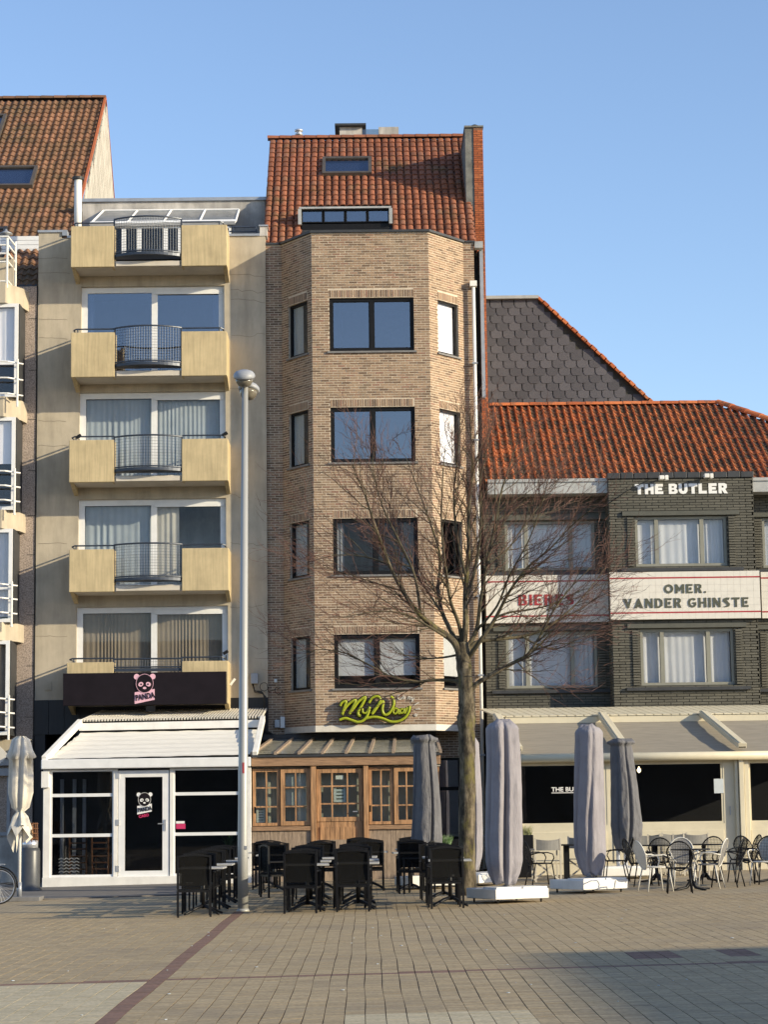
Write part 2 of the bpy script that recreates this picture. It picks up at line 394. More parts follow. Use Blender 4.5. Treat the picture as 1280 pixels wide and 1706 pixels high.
def lay_bricks(fr,cells,parent,mi,mo,proud=.008,nsingle=0,bw=.21,bh=.05,depth=.03,jit=.003):
    """full bricks become objects up to nsingle, all others are joined"""
    full=[c for c in cells if c[4]]; random.shuffle(full); single=set(full[:nsingle])
    if nsingle:
        full.sort(key=lambda c:abs(c[0])+abs(c[2]-6)); single=set(full[:nsingle])
        me=MB(); me.obox((0,0,0),Vector((1,0,0)),ZV,Vector((0,-1,0)),bw,bh,depth); ob=me.build('brick',mo,parent,local=True)
        mesh=ob.data; bpy.data.objects.remove(ob)
        rot=Matrix((( fr.u.x,-fr.n.x,0,0),(fr.u.y,-fr.n.y,0,0),(0,0,1,0),(0,0,0,1)))
        for c in single:
            M_=Matrix.Translation(fr.p(c[0],c[2],proud-depth+random.uniform(-jit,jit)))@rot
            place(mesh,'brick',M_,parent)
    mb=MB()
    for c in cells:
        if c in single: continue
        fr.box(mb,c[0],c[1],c[2],c[3],proud-depth,proud+random.uniform(-jit,jit))
    if mb.v: mb.build('brick',mi,parent,kind='stuff')
def tile_shape(kind,cw,rh):
    if kind=='flat':  prof=[(0,.004),(.10,.030),(.35,.040),(.62,.038),(.76,.020),(.80,-.030),(1.0,-.030)]
    elif kind=='roll':prof=[(0,.012),(.12,.000),(.45,-.012),(.64,.004),(.74,.042),(.86,.046),(.97,.016)]
    else:             prof=[(0,.012),(.18,-.010),(.42,-.004),(.60,.030),(.76,.040),(.90,.030),(1.0,.010)]
    vs=[];fs=[];n=len(prof); L=rh*1.10
    for (t,h) in prof: vs.append((t*cw,-.02,h+.038))       # lower edge, raised over the tile below
    for (t,h) in prof: vs.append((t*cw,L-.02,h+.002))
    for (t,h) in prof: vs.append((t*cw,-.02,h+.008))       # lip thickness
    for i in range(n-1):
        fs.append((i,i+1,n+i+1,n+i)); fs.append((2*n+i,2*n+i+1,i+1,i))
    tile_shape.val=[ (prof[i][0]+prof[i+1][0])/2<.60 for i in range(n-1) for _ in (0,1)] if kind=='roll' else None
    return vs,fs
def tile_roof(parent,O,u,s,kind,ncol,nrow,cw,rh,mi,mo,ok=None,nsingle=300,key=None):
    """O lower left corner, u across, s up the slope"""
    u=Vector(u).normalized(); s=Vector(s).normalized(); n=u.cross(s).normalized(); O=Vector(O)
    vs,fs=tile_shape(kind,cw,rh)
    cells=[(c,r) for r in range(nrow) for c in range(ncol) if (ok is None or ok(c*cw,r*rh))]
    cells.sort(key=key or (lambda t:t[1])); single=cells[:nsingle]; rest=cells[nsingle:]
    me=bpy.data.meshes.new('roof_tile'); me.from_pydata(vs,[],fs); me.materials.append(mo)
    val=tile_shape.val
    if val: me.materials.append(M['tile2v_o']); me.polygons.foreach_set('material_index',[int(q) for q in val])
    me.polygons.foreach_set('use_smooth',[i%2==0 for i in range(len(fs))]); me.update()
    rot=Matrix(((u.x,s.x,n.x,0),(u.y,s.y,n.y,0),(u.z,s.z,n.z,0),(0,0,0,1)))
    def mt(c,r):
        a=random.uniform(-.004,.004); 
        return Matrix.Translation(O+u*(c*cw+a)+s*(r*rh+random.uniform(-.008,.008))+n*random.uniform(0,.004))@rot@Matrix.Rotation(random.gauss(0,.012),4,'Z')
    for c,r in single: place(me,'roof_tile',mt(c,r),parent)
    mb=MB()
    for c,r in rest:
        T=mt(c,r); mb.add([T@Vector(v) for v in vs],fs)
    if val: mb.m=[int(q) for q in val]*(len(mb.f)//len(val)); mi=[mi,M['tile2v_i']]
    if mb.v: mb.build('roof_tile',mi,parent,kind='stuff')
def half_pipe(mb,a,b,r,n=8,down=.03):
    a=Vector(a);b=Vector(b);t=(b-a).normalized(); side=t.cross(ZV).normalized(); up=side.cross(t).normalized()
    L=(b-a); vs=[]
    for p,k in ((a,1.12),(b,1.0)):
        for i in range(n+1):
            th=math.pi*i/n; vs.append(p+side*math.cos(th)*r*k+up*(math.sin(th)*r*k*.8))
        for i in range(n+1):
            th=math.pi*i/n; vs.append(p+side*math.cos(th)*(r*k-.02)+up*(math.sin(th)*(r*k*.8-.02)))
    m=n+1; fs=[]
    for i in range(n):
        fs.append((i,i+1,2*m+i+1,2*m+i)); fs.append((m+i,i,i+1,m+i+1)[::-1]); fs.append((2*m+i,2*m+i+1,3*m+i+1,3*m+i))
    mb.add(vs,fs)
def ridge_tiles(parent,a,b,r,n,m):
    a=Vector(a);b=Vector(b)
    for i in range(n):
        mb=MB(); half_pipe(mb,a+(b-a)*((i-.06)/n),a+(b-a)*((i+1)/n),r); mb.build('ridge_tile',m,parent,smooth=False)
def curtain(fr,parent,u0,u1,v0,v1,d,m,pleat=.11,amp=.012,flare=0,name='curtain'):
    mb=MB(); n=max(8,int((u1-u0)/pleat*8)); rows=5; ph=random.uniform(0,6); vs=[]
    f1=random.uniform(.3,.6)
    for j in range(rows+1):
        t=j/rows
        for i in range(n+1):
            q=i/n; U=u0+(u1-u0)*q
            wv=math.sin(2*math.pi*(U/pleat)+ph+2.6*math.sin(U/pleat*f1)+.5*t+.6*math.sin(U*9+ph))*(.55+.9*abs(math.sin(U*2.7+ph)))
            vs.append(fr.p(U,v0+(v1-v0)*t,d+amp*.42*(1-.35*t)*wv*(0.7+.3*math.sin(U*5+ph))))
    fs=[(j*(n+1)+i,j*(n+1)+i+1,(j+1)*(n+1)+i+1,(j+1)*(n+1)+i) for j in range(rows) for i in range(n)]
    mb.add(vs,fs); return mb.build(name,m,parent,smooth=True)
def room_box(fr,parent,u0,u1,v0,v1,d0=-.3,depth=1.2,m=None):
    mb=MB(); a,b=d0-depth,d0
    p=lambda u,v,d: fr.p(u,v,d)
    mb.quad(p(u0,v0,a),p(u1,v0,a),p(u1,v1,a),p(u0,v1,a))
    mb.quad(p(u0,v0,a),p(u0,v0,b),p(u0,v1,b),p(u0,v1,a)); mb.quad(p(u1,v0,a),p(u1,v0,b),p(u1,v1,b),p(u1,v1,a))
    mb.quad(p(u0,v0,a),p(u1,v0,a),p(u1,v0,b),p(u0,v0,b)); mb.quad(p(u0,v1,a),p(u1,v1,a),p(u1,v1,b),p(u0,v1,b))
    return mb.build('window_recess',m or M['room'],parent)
def window(fr,parent,u0,u1,v0,v1,splits=(),hsplits=(),fw=.07,mw=.09,d=-.08,fm=None,gm=None,recess=True,sill=None,
           rm=None,rdepth=1.2,label=None,name='window',inner=None):
    """outer frame with mullions; returns (frame object, list of pane rects)"""
    fm=fm or M['black_frame']; gm=gm or M['g_dark']; t=.07; g=.0015
    mb=MB(); u0+=g;u1-=g;v0+=g;v1-=g
    fr.box(mb,u0,u1,v0,v0+fw,d-t,d); fr.box(mb,u0,u1,v1-fw,v1,d-t,d)
    fr.box(mb,u0,u0+fw,v0+fw,v1-fw,d-t,d); fr.box(mb,u1-fw,u1,v0+fw,v1-fw,d-t,d)
    us=[u0+fw]; 
    for s in splits:
        c=u0+(u1-u0)*s; fr.box(mb,c-mw/2,c+mw/2,v0+fw,v1-fw,d-t,d-.004); us+= [c-mw/2,c+mw/2]
    us.append(u1-fw); vs=[v0+fw]
    for s in hsplits:
        c=v0+(v1-v0)*s; vs+=[c-mw/2,c+mw/2]
    vs.append(v1-fw)
    for i in range(0,len(us),2):
        for s in hsplits:
            c=v0+(v1-v0)*s; fr.box(mb,us[i],us[i+1],c-mw/2,c+mw/2,d-t,d-.008)
    o=mb.build(name,fm,parent,bevel=0)
    if label: o['label']=label
    panes=[]
    for i in range(0,len(us),2):
        for j in range(0,len(vs),2):
            a,b,c,e=us[i],us[i+1],vs[j],vs[j+1]
            if inner:                             # opening sash inside the frame
                s=MB(); q=inner
                fr.box(s,a,b,c,c+q,d-t+.01,d-.015); fr.box(s,a,b,e-q,e,d-t+.01,d-.015)
                fr.box(s,a,a+q,c+q,e-q,d-t+.01,d-.015); fr.box(s,b-q,b,c+q,e-q,d-t+.01,d-.015)
                s.build('sash',fm,o); a+=q;b-=q;c+=q;e-=q
            p=MB(); fr.box(p,a-.004,b+.004,c-.004,e+.004,d-.045,d-.035); p.build('pane',gm,o); panes.append((a,b,c,e))
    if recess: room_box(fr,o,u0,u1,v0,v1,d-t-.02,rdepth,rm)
    if sill:
        sb=MB(); fr.box(sb,u0-sill[0],u1+sill[0],v0-sill[1],v0-.004,-.10,sill[2]); sb.build('sill',sill[3],o)
    return o,panes
def text_obj(name,s,size,m,parent,loc,rot=(R(90),0,0),offset=0.0,extrude=.01,sx=1.0,align='LEFT',space=1.0,shear=0):
    cu=bpy.data.curves.new(name,'FONT'); cu.body=s; cu.size=size; cu.offset=offset; cu.extrude=extrude
    cu.align_x=align; cu.space_character=space; cu.shear=shear; cu.resolution_u=3
    t=bpy.data.objects.new(name,cu); COL.objects.link(t); bpy.context.view_layer.update()
    me=bpy.data.meshes.new_from_object(t); bpy.data.objects.remove(t); bpy.data.curves.remove(cu)
    me.materials.clear(); me.materials.append(m)
    o=bpy.data.objects.new(name,me); COL.objects.link(o)
    o.location=Vector(loc)-org(parent); o.rotation_euler=rot; o.scale=(sx,1,1)
    if parent: o.parent=parent
    return o
def cable(name,pts,r,m,parent=None,n=5):
    return MB().tube(pts,r,n).build(name,m,parent,smooth=True)
# ------------------------------------------------------------ ground
YW=54.5
def sheet(name,x0,x1,y0,y1,dz,m,kind='structure'):
    mb=MB(); mb.quad((x0,y0,gz(x0)+dz),(x1,y0,gz(x1)+dz),(x1,y1,gz(x1)+dz),(x0,y1,gz(x0)+dz))
    o=mb.build(name,m); o['kind']=kind; return o
sheet('ground',-900,900,-900,1500,-.06,M['joint'])
plaza=sheet('plaza_paving',-60,60,38.6,56,0.0,M['far_paving'])
sheet('plaza_paving',-60,60,-60,16.6,0.0,M['far_paving'])
base=sheet('paver_bed',-8.2,8.6,16.6,38.6,-.006,M['joint'])
sheet('plaza_paving',-60,-8.2,16.6,38.6,0.0,M['far_paving']); sheet('plaza_paving',8.6,60,16.6,38.6,0.0,M['far_paving'])
# pavers: strips running away from the viewer, stacked rows
PW,PR_=.17,.10
bedr=org(base)
pm_i=[M['pave_i'],M['pave_pale_i'],M['pave_red_i']]; pm_o=[M['pave_o'],M['pave_pale_o'],M['pave_red_o']]
one=[]
for m_ in pm_o:
    b_=MB().box(-PW/2+.004,PW/2-.004,-PR_/2+.0009,PR_/2-.0009,-.03,0.0); o_=b_.build('paver',m_); one.append(o_.data); bpy.data.objects.remove(o_)
cells=[]
ncol=int(16.8/PW)
for r in range(int(22/PR_)):
    Y=16.6+PR_*(r+.5); hw=.178*Y+.35
    for c in range(ncol):
        X=-8.2+PW*(c+.5)
        if abs(X+.0)>hw+.05: continue
        k=0
        if -2.30<X<-2.03: k=2
        elif 22.42+.03*X<Y<22.62+.03*X+.02: k=2
        elif X<-2.2 and Y<22.4: k=1
        elif Y<18.25 and X<1.35 and X>-.15: k=1
        elif 23.5<Y<24.6 and (2.85<X<3.35 or 3.85<X<4.2): k=2
        cells.append((X,Y,k,c))
cells.sort(key=lambda t:(t[1]-(0 if abs(t[0])<3.4 else 5)))
mb=MB(); single=0
def drift(c,Y): return .006*math.sin(Y*.9+c*.35)+.003*math.sin(Y*2.3+c*.8)
for i,(X,Y,k,c) in enumerate(cells):
    dx=drift(c,Y); dz=random.gauss(0,.0006); ty=random.gauss(0,.004); tx=random.gauss(0,.003)+math.atan(GS)
    if single<300 and Y>17.6 and abs(X)<.178*Y-.1:
        T=Matrix.Translation((X+dx,Y,gz(X)+dz))@Matrix.Rotation(-tx,4,'Y')@Matrix.Rotation(ty,4,'X')
        place(one[k],'paver',T,base); single+=1; continue
    mb.mi=k; a,b=PW/2-.004,PR_/2-.0009
    vs=[]
    for (sx,sy) in ((-1,-1),(1,-1),(1,1),(-1,1)):
        vs.append((X+dx+sx*a,Y+sy*b,gz(X+sx*a)+dz+sy*b*ty))
    lo=[(v[0],v[1],v[2]-.03) for v in vs]
    mb.add(vs+lo,[(0,1,2,3),(0,4,5,1),(1,5,6,2),(2,6,7,3),(3,7,4,0)])
mb.build('paver',pm_i,base,kind='stuff')
# scraps of litter and pale flecks on the paving
rl_=random.Random(12); lt=MB()
for k in range(46):
    Y=rl_.uniform(18,34); X=rl_.uniform(-.17,.17)*Y; r_=rl_.uniform(.006,.022); z=gz(X)+.003; pts=[]
    a0=rl_.uniform(0,6)
    lt.prism([Vector((X+r_*math.cos(a0+q)*rl_.uniform(.6,1.2),Y+r_*1.6*math.sin(a0+q)*rl_.uniform(.6,1.2),z)) for q in (0,1.2,2.5,3.8,5.1)],(0,0,.004))
lt=lt.build('litter',M['paper']); tag(lt,'tiny pale scraps of litter and leaf scattered over the paving','litter'); lt['kind']='stuff'
# darker footway before the verandas on the left, a step above the square
mb=MB(); x0,x1=-9.8,-3.6
mb.prism([Vector((x0,43.6,gz(x0)-.05)),Vector((x1,44.6,gz(x1)-.05)),Vector((x1,44.6,gz(x1)+.03)),Vector((x0,43.6,gz(x0)+.03))],(0,10,0))
M['footway']=mat('grey_footway',(.15,.135,.12),.9,var=.25,scale=3,stretch=(1,6,1))
o=mb.build('footway',M['footway']); o['kind']='structure'

# ------------------------------------------------------------ buildings outside the frame that shade the square and show in the glass
def plain_block(label,x0,x1,y0,y1,h,cols,rows,face):
    t=thing('building',label,'building',((x0+x1)/2,(y0+y1)/2,0))
    MB().box(x0,x1,y0,y1,-.2,h).build('wall',M['plaster_far'],t)
    MB().box(x0-.3,x1+.3,y0-.3,y1+.3,h,h+.3).build('roof',M['gutter_dark'],t)
    return t
plain_block('plain flat-roofed building outside the frame on the right, shading the paving',36.0,80,-40,8.2,12,8,4,'x')
plain_block('plain long building across the square, mirrored in the shop windows',-70,34.0,-34,-16,11,12,4,'y')

# ------------------------------------------------------------ apartment building with the yellow balconies
t_pan=thing('apartment_building','cream apartment building with five stacked yellow balconies and a black sign over its veranda','building',(-5.4,YW,0))
frP=FRONT(YW)
xl=P(61,800,YW).x; xr=P(444.5,800,YW).x; ztop=P(400,394,YW).z; zg=gz(-6)-.1
WP=[RC(135,477,374,622,YW),RC(132,653,376,800,YW),RC(130,831,377,984,YW),RC(127,1010,380,1120,YW)]
zfl=[P(250,y,53.6).z for y in (445,623,803,986,1150)]       # balcony underside heights
holes=[]
for i,wr in enumerate(WP): holes.append((wr[0],wr[1],zfl[i+1]+.14,wr[3]))
holes.append((P(191,420,YW).x,P(302,420,YW).x,zfl[0]+.17,ztop+1)); zclad=P(90,1166,YW).z; 
gdoor=(P(75,1250,YW).x,P(128,1250,YW).x,-.1,P(90,1218,YW).z)
mb=MB(); wall_boxes(mb,frP,(xl,xr,zclad,ztop),holes,.28)
wall=mb.build('wall',M['concrete_cream'],t_pan)
zt2=P(80,388,YW).z
MB().box(xl,P(103,390,YW).x,YW,YW+.28,ztop+.001,zt2).build('parapet',M['concrete_cream'],t_pan)
cp=MB(); cp.box(xl-.02,P(104,390,YW).x,YW-.04,YW+.3,zt2,zt2+.06); cp.build('coping',M['metal_grey'],t_pan); cp=MB(); cp.box(P(104,390,YW).x,P(112,390,YW).x,YW-.04,YW+.3,ztop+.06,zt2+.06)
cp.box(P(112,390,YW).x,P(191,390,YW).x,YW-.04,YW+.3,ztop,ztop+.06); cp.build('coping',M['metal_grey'],t_pan); cp=MB(); cp.box(P(302,390,YW).x,P(433,390,YW).x,YW-.04,YW+.3,ztop,ztop+.06); cp.build('coping',M['metal_grey'],t_pan)
a,b,c,d=RC(433,378,443,398,YW); MB().box(a,b+.03,YW-.02,YW+.4,ztop,d).build('parapet_post',M['render_grey'],t_pan)
MB().box(a-.03,b+.06,YW-.05,YW+.43,d,d+.04).build('coping',M['metal_grey'],t_pan)
# body behind the front wall
MB().box(xl,xr,YW+1.6,YW+12,zg,ztop-.3).build('rear_block',M['render_grey'],t_pan)
MB().box(xl,xr,YW+.28,YW+1.6,zfl[0]-.05,zfl[0]+.13).build('terrace_slab',M['render_grey'],t_pan)
# ground floor: black cladding in panels with a door opening
mb=MB(); wall_boxes(mb,frP,(xl,xr,zg,zclad-.001),[gdoor],.25); mb.build('ground_floor_wall',M['black_clad'],t_pan)
a,b,c,d=RC(55,1166,133,1290,YW)
for k in range(3):
    q=(b-a)/3; MB().box(a+q*k+.006,a+q*(k+1)-.006,YW-.03,YW-.002,c+ (1.0),d-.01).build('cladding_panel',M['black_clad'],t_pan)
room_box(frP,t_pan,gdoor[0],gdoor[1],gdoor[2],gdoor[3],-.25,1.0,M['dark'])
# fine casting joints in the wall
mb=MB()
rk=random.Random(5)
for (x0,x1,y) in ((64,112,432),(64,116,455),(382,443,458),(384,442,480),(385,442,498),(64,112,532),(64,112,563),(64,110,700),(64,112,742),(386,442,560),(64,112,905),(384,420,645),(385,415,820),(60,112,1060),(384,440,1010),(384,440,905)):
    n=9; pts=[]; yy=y
    for k in range(n+1):
        yy+=rk.gauss(.15,.9)*(1.6 if x0>300 else .5); pts.append(P(x0+(x1-x0)*k/n,yy,YW-.002)-Vector((0,.002,0)))
    for a,b in zip(pts,pts[1:]): 
        h=Vector((0,0,.0045)); mb.add([a-h,b-h,b+h,a+h],[(0,1,2,3)])
mb.build('hairline_crack',mat('crack_line',(.20,.17,.125),.95,var=.3,scale=3),t_pan,kind='stuff')
# windows with curtains
cts=[('g_blue',None),('g_clear','curtain_blue'),('g_clear','curtain_blue'),('g_clear','curtain_taupe')]
for i,h in enumerate(holes[:4]):
    o,panes=window(frP,t_pan,h[0],h[1],h[2],h[3],splits=(.51,),fw=.15,mw=.15,d=-.10,fm=M['white'],gm=M[cts[i][0]],rdepth=1.6,rm=M['room'])
    (a,b,c,d),(a2,b2,c2,d2)=panes
    # sliding sash in front on the right half
    s=MB(); frP.box(s,a2-.06,b2+.10,d2-.05,d2+.05,-.099,-.07); s.build('sash',M['white'],o)
    if i==0:
        curtain(frP,o,a,a+.16,c,d,-.25,M['curtain_white'],.09,.03); curtain(frP,o,b2-.16,b2,c,d,-.25,M['curtain_white'],.09,.03)
    elif i==1:
        curtain(frP,o,a,b,c,d,-.25,M['curtain_blue'],.13,.035); curtain(frP,o,a2,b2,c,d,-.25,M['curtain_blue'],.12,.035)
    elif i==2:
        curtain(frP,o,a,b-.02,c,d,-.25,M['curtain_blue'],.2,.04); curtain(frP,o,a2,a2+.55,c,d,-.25,M['curtain_dim'],.16,.04)
    else:
        curtain(frP,o,a,b,c,d,-.25,M['curtain_taupe'],.10,.035); curtain(frP,o,a2,b2,c,d,-.25,M['curtain_taupe'],.10,.035)
# balconies
YB=53.5
LB=[(118,377,190,445),(118,554,191,624),(115,733,190,803),(115,916,190,986),(111,1103,189,1172)]
RB_=[(302,375,378,443),(302,552,378,626),(303,731,380,801),(303,912,381,982),(303,1101,380,1172)]
RT=[361,543,725,905,1096]
def balcony(i):
    L=RC(*LB[i],YB); Rr=RC(*RB_[i],YB); zb=min(L[2],Rr[2]); zt=(L[3]+Rr[3])/2
    slab=MB(); slab.box(L[0]+.1,Rr[1]-.1,YB+.11,YW,zb+.005,zb+.17); 
    slab.box(L[1]+.05,Rr[0]-.05,YB+.02,YB+.11,zb+.02,zb+.14)
    bal=slab.build('balcony',M['soffit'],t_pan)
    for (q,s) in ((L,-1),(Rr,1)):
        m_=MB(); m_.box(q[0],q[1],YB,YB+.10,zb,zt)
        ox=q[0] if s<0 else q[1]-.10
        m_.box(ox,ox+.10,YB+.10,YW,zb+.0,zt)
        ix=q[1]-.06 if s<0 else q[0]
        m_.box(ix,ix+.06,YB+.10,YB+.42,zb+.0,zt)
        m_.build('parapet',M['balcony_yellow'],bal,bevel=.012)
        w_=MB(); xx=(q[0]+.003) if s<0 else (q[1]-.103)
        w_.prism([Vector((xx,YB+.25,zb-.002)),Vector((xx,YW,zb-.002)),Vector((xx,YW,zb-.20))],(.10,0,0)); w_.build('bracket',M['balcony_yellow'],bal)
    # curved railing between the parapets
    x0,x1=L[1],Rr[0]; cx=(x0+x1)/2; hw=(x1-x0)/2; zr=P(250,RT[i],YB-.2).z; zf=zb+.33
    bow=.30 if i<4 else .0; arc=lambda t:(cx+hw*t, YB+.05-bow*(1-t*t))
    pts=[arc(-1+2*k/16) for k in range(17)]
    fl=MB(); zf=zf if i<4 else zt-.16; vs=[Vector((x,y,zf)) for x,y in pts]+[Vector((x1,YB+.3,zf)),Vector((x0,YB+.3,zf))]; fl.prism(vs,(0,0,-.07)); fl.build('bowed_floor',M['dark_rail'],bal)
    rl=MB(); rl.tube([(x,y,zr) for x,y in pts],.022,6); rl.tube([(x,y,zf+.03) for x,y in pts],.02,6)
    for x in (x0,x1): rl.tube([(x,YB+.05,zf),(x,YB+.05,zr)],.022,6)
    rl.build('railing',M['dark_rail'],bal)
    wm=MB(); n=26
    for k in range(1,n):
        x,y=arc(-1+2*k/n); wm.tube([(x,y,zf),(x,y,zr)],.0045,3,cap=False)
    nz=max(2,int((zr-zf)/.068))
    for k in range(1,nz):
        z=zf+(zr-zf)*k/nz; wm.tube([(x,y,z) for x,y in pts],.0045,3,cap=False)
    wm.build('wire_mesh',M['dark_rail'],bal,kind='stuff')
    h=MB(); z2=zt+.10
    for (xa,xb,sg) in ((L[0]+.06,x0,-1),(x1,Rr[1]-.1,1)):
        out=xa if sg<0 else xb; inn=xb if sg<0 else xa
        h.tube([(inn,YB+.08,z2),(out-sg*.06,YB+.08,z2),(out,YB+.12,z2-.02),(out,YB+.3,z2-.02),(out,YW+.0,z2-.02)],.02,6)
        h.tube([(inn,YB+.08,zt+.0),(inn,YB+.08,z2)],.02,6); h.tube([(out-sg*.1,YB+.08,zt-.02),(out-sg*.1,YB+.08,z2)],.016,5)
    h.build('handrail',M['dark_rail'],bal)
    return L,Rr,zb,zt
bx=[balcony(i) for i in range(5)]
# white edge strip in the top balcony opening
# penthouse set back behind the parapet
YP=57.6
a,b,c,d=RC(137,336,442,400,YP)
mb=MB(); mb.box(a,b,YP,YP+5,c-1.2,d); mb.build('penthouse_wall',M['render_grey'],t_pan)
MB().box(a-.05,b+.05,YP-.06,YP+5,d,d+.09).build('coping',M['metal_grey'],t_pan)
# glazed lean-to on the roof terrace
YC=55.9; 
A=P(150,374,YC); B=P(392,370,YC); A2=P(172,352,YP-.02); B2=P(398,350,YP-.02)
cons=MB()
cons.tube([A,B],.07,4); cons.tube([A2,B2],.04,4)
for t in (0,.25,.5,.75,1): cons.tube([A.lerp(B,t),A2.lerp(B2,t)],.035,4)
lean=cons.build('roof_glazing',M['white'],t_pan)
g=MB(); g.quad(A,B,B2,A2); g.build('pane',M['pale_glass'],lean)
frC=FRONT(YC+.08)
for (x0,x1) in ((165,206),(206,232),(232,276),(276,300),(300,345),(345,385)):
    q=RC(x0,377,x1,428,YC+.08); window(frC,t_pan,q[0],q[1],q[2],q[3],fw=.055,fm=M['white'],gm=M['g_clear'],d=0,rdepth=1.2)
# rooftop rails and flue
q=P(382,383,YW+.3); e=P(426,383,YW+.3); r_=MB(); 
for dz in (0,.12): r_.tube([(q.x,q.y,q.z+dz-.05),(e.x,e.y,q.z+dz-.05)],.02,6)
r_.tube([(e.x,e.y,q.z+.07),(e.x+.06,e.y,ztop)],.02,6); r_.tube([(q.x+.1,q.y,q.z+.07),(q.x+.1,q.y,ztop)],.02,6); r_.build('terrace_railing',M['dark_rail'],t_pan)
q=RC(124,300,136,385,55.2); cx=(q[0]+q[1])/2; 
fl=MB(); fl.lathe((cx,55.2,0),[(.10,q[2]-.3),(.10,q[3])],16); fo=fl.build('flue_pipe',M['white_warm'],t_pan,smooth=True)
MB().lathe((cx,55.2,q[3]),[(.03,-.02),(.15,0),(.16,.06),(.05,.09)],16).build('flue_cap',M['gutter_dark'],fo)
# small fixtures
q=RC(75,1135,86,1150,YW); fv=MB()
frP.box(fv,q[0],q[1],q[2],q[3],.002,.03); 
for k in range(4): frP.box(fv,q[0]+.02,q[1]-.02,q[2]+.03+k*.05,q[2]+.05+k*.05,.03,.04)
fv.build('vent_grille',M['concrete_cream'],t_pan)
q=RC(418,1122,430,1139,YW); MB().box(q[0],q[1],YW-.12,YW-.003,q[2],q[3]).build('junction_box',M['metal_grey'],t_pan,bevel=.01)
for (x,y) in ((128,731),(372,727),(373,1091)):      # small spotlights clipped to the rails
    p=P(x,y,YB+.05); f=MB(); f.obox(p,Vector((.8,.1,.5)).normalized(),Vector((-.5,0,.8)).normalized(),Vector((0,1,0)),.14,.07,.10); f.tube([p+Vector((.05,.05,0)),p+Vector((.05,.05,-.12))],.012,5)
    f.build('spotlight',M['black_frame'],t_pan)

# the black sign with the panda head
t=thing('shop_sign','long black sign panel with a pink panda head and the word PANDA','sign',P(241,1147,53.35))
q=RC(105,1120,377,1174,53.3)
MB().box(q[0],q[1],53.3,53.46,q[2],q[3]).build('panel',M['black_sign'],t,bevel=.008)
def disc(mb,cx,cz,rx,rz,y,th,n=20,ang=0,ring=None):
    pts=[]
    for k in range(n):
        a=2*math.pi*k/n; X=rx*math.cos(a); Z=rz*math.sin(a)
        pts.append(Vector((cx+X*math.cos(ang)-Z*math.sin(ang), y, cz+X*math.sin(ang)+Z*math.cos(ang))))
    if ring:
        for k in range(n):
            a_,b_=pts[k],pts[(k+1)%n]; c0=Vector((cx,y,cz)); i0=c0+(a_-c0)*ring; i1=c0+(b_-c0)*ring
            mb.add([a_,b_,i1,i0,a_+Vector((0,th,0)),b_+Vector((0,th,0)),i1+Vector((0,th,0)),i0+Vector((0,th,0))],[(0,1,2,3),(4,7,6,5),(0,4,5,1),(2,6,7,3)])
    else: mb.prism(pts,(0,th,0))
def panda(parent,cx,cz,s,y,light,dark,word=True):
    """s = width of the logo; layers step towards the viewer"""
    b=MB()
    b.prism([Vector((cx-.50*s,y,cz-1.00*s)),Vector((cx+.50*s,y,cz-.80*s)),Vector((cx+.50*s,y,cz-.26*s)),Vector((cx-.50*s,y,cz-.42*s))],(0,.006,0))
    b.build('logo_banner',light,parent)
    e=MB(); disc(e,cx-.40*s,cz+.36*s,.145*s,.145*s,y,.006); disc(e,cx+.40*s,cz+.36*s,.145*s,.145*s,y,.006); e.build('logo_ear',light,parent)
    h=MB(); disc(h,cx,cz+.02*s,.43*s,.47*s,y-.004,.006,28); h.build('logo_head',dark,parent)
    o=MB(); disc(o,cx,cz+.02*s,.44*s,.48*s,y-.010,.005,28,ring=.955); o.build('logo_outline',light,parent)
    f=MB()
    for sx in (-1,1): disc(f,cx+sx*.19*s,cz-.02*s,.13*s,.11*s,y-.012,.006,16,ang=-sx*.5)
    disc(f,cx,cz-.21*s,.09*s,.06*s,y-.012,.006,14); f.build('logo_face',light,parent)
    k=MB()
    for sx in (-1,1): disc(k,cx+sx*.17*s,cz-.02*s,.045*s,.045*s,y-.018,.005,10)
    k.build('logo_eye',dark,parent)
    if word: text_obj('logo_word','PANDA',.40*s,dark,parent,(cx-.44*s,y-.010,cz-.84*s),(R(90),R(-9),0),offset=.010*s,extrude=.003,sx=.72)
c0=P(241,1139,53.28); panda(t,c0.x,c0.z,33/67.3,53.285,M['pink'],M['black_sign'])
p=P(251,1180,53.4); f=MB(); f.box(p.x-.11,p.x+.11,53.33,53.5,p.z-.08,p.z+.06); f.build('floodlight',M['black_frame'],t)
p=P(385,1142,YW-.3); f=MB(); f.obox(p,Vector((.6,0,.8)).normalized(),Vector((-.8,0,.6)).normalized(),Vector((0,1,0)),.2,.05,.12); f.build('security_light',M['white_warm'],t_pan)
# ------------------------------------------------------------ brick building with the five-storey bay
YB2=54.6; YF=53.47
t_br=thing('brick_building','tall buff brick building with a five-storey bay and steep red tiled roof','building',(0,YB2,0))
X0=P(445,800,YB2).x; X1=P(471.5,800,YB2).x; X4=P(779,800,YB2).x; X5=P(797,800,YB2).x
X2=P(522.5,800,YF).x; X3=P(720,800,YF).x
zt=P(615,388,YF).z; zb=P(640,1215,YF).z
frL=Fr((X1,YB2,0),(X2-X1,YF-YB2,0),(-(YB2-YF),-(X2-X1),0)); Ll=math.hypot(X2-X1,YB2-YF)
frR=Fr((X3,YF,0),(X4-X3,YB2-YF,0),(YB2-YF,-(X4-X3),0)); Lr=math.hypot(X4-X3,YB2-YF)
frF=FRONT(YF); frW=FRONT(YB2)
fw_=[RC(549,496,690,585,YF),RC(551,678,692,770,YF),RC(555,863,697,957,YF),RC(557,1056,700,1146,YF)]
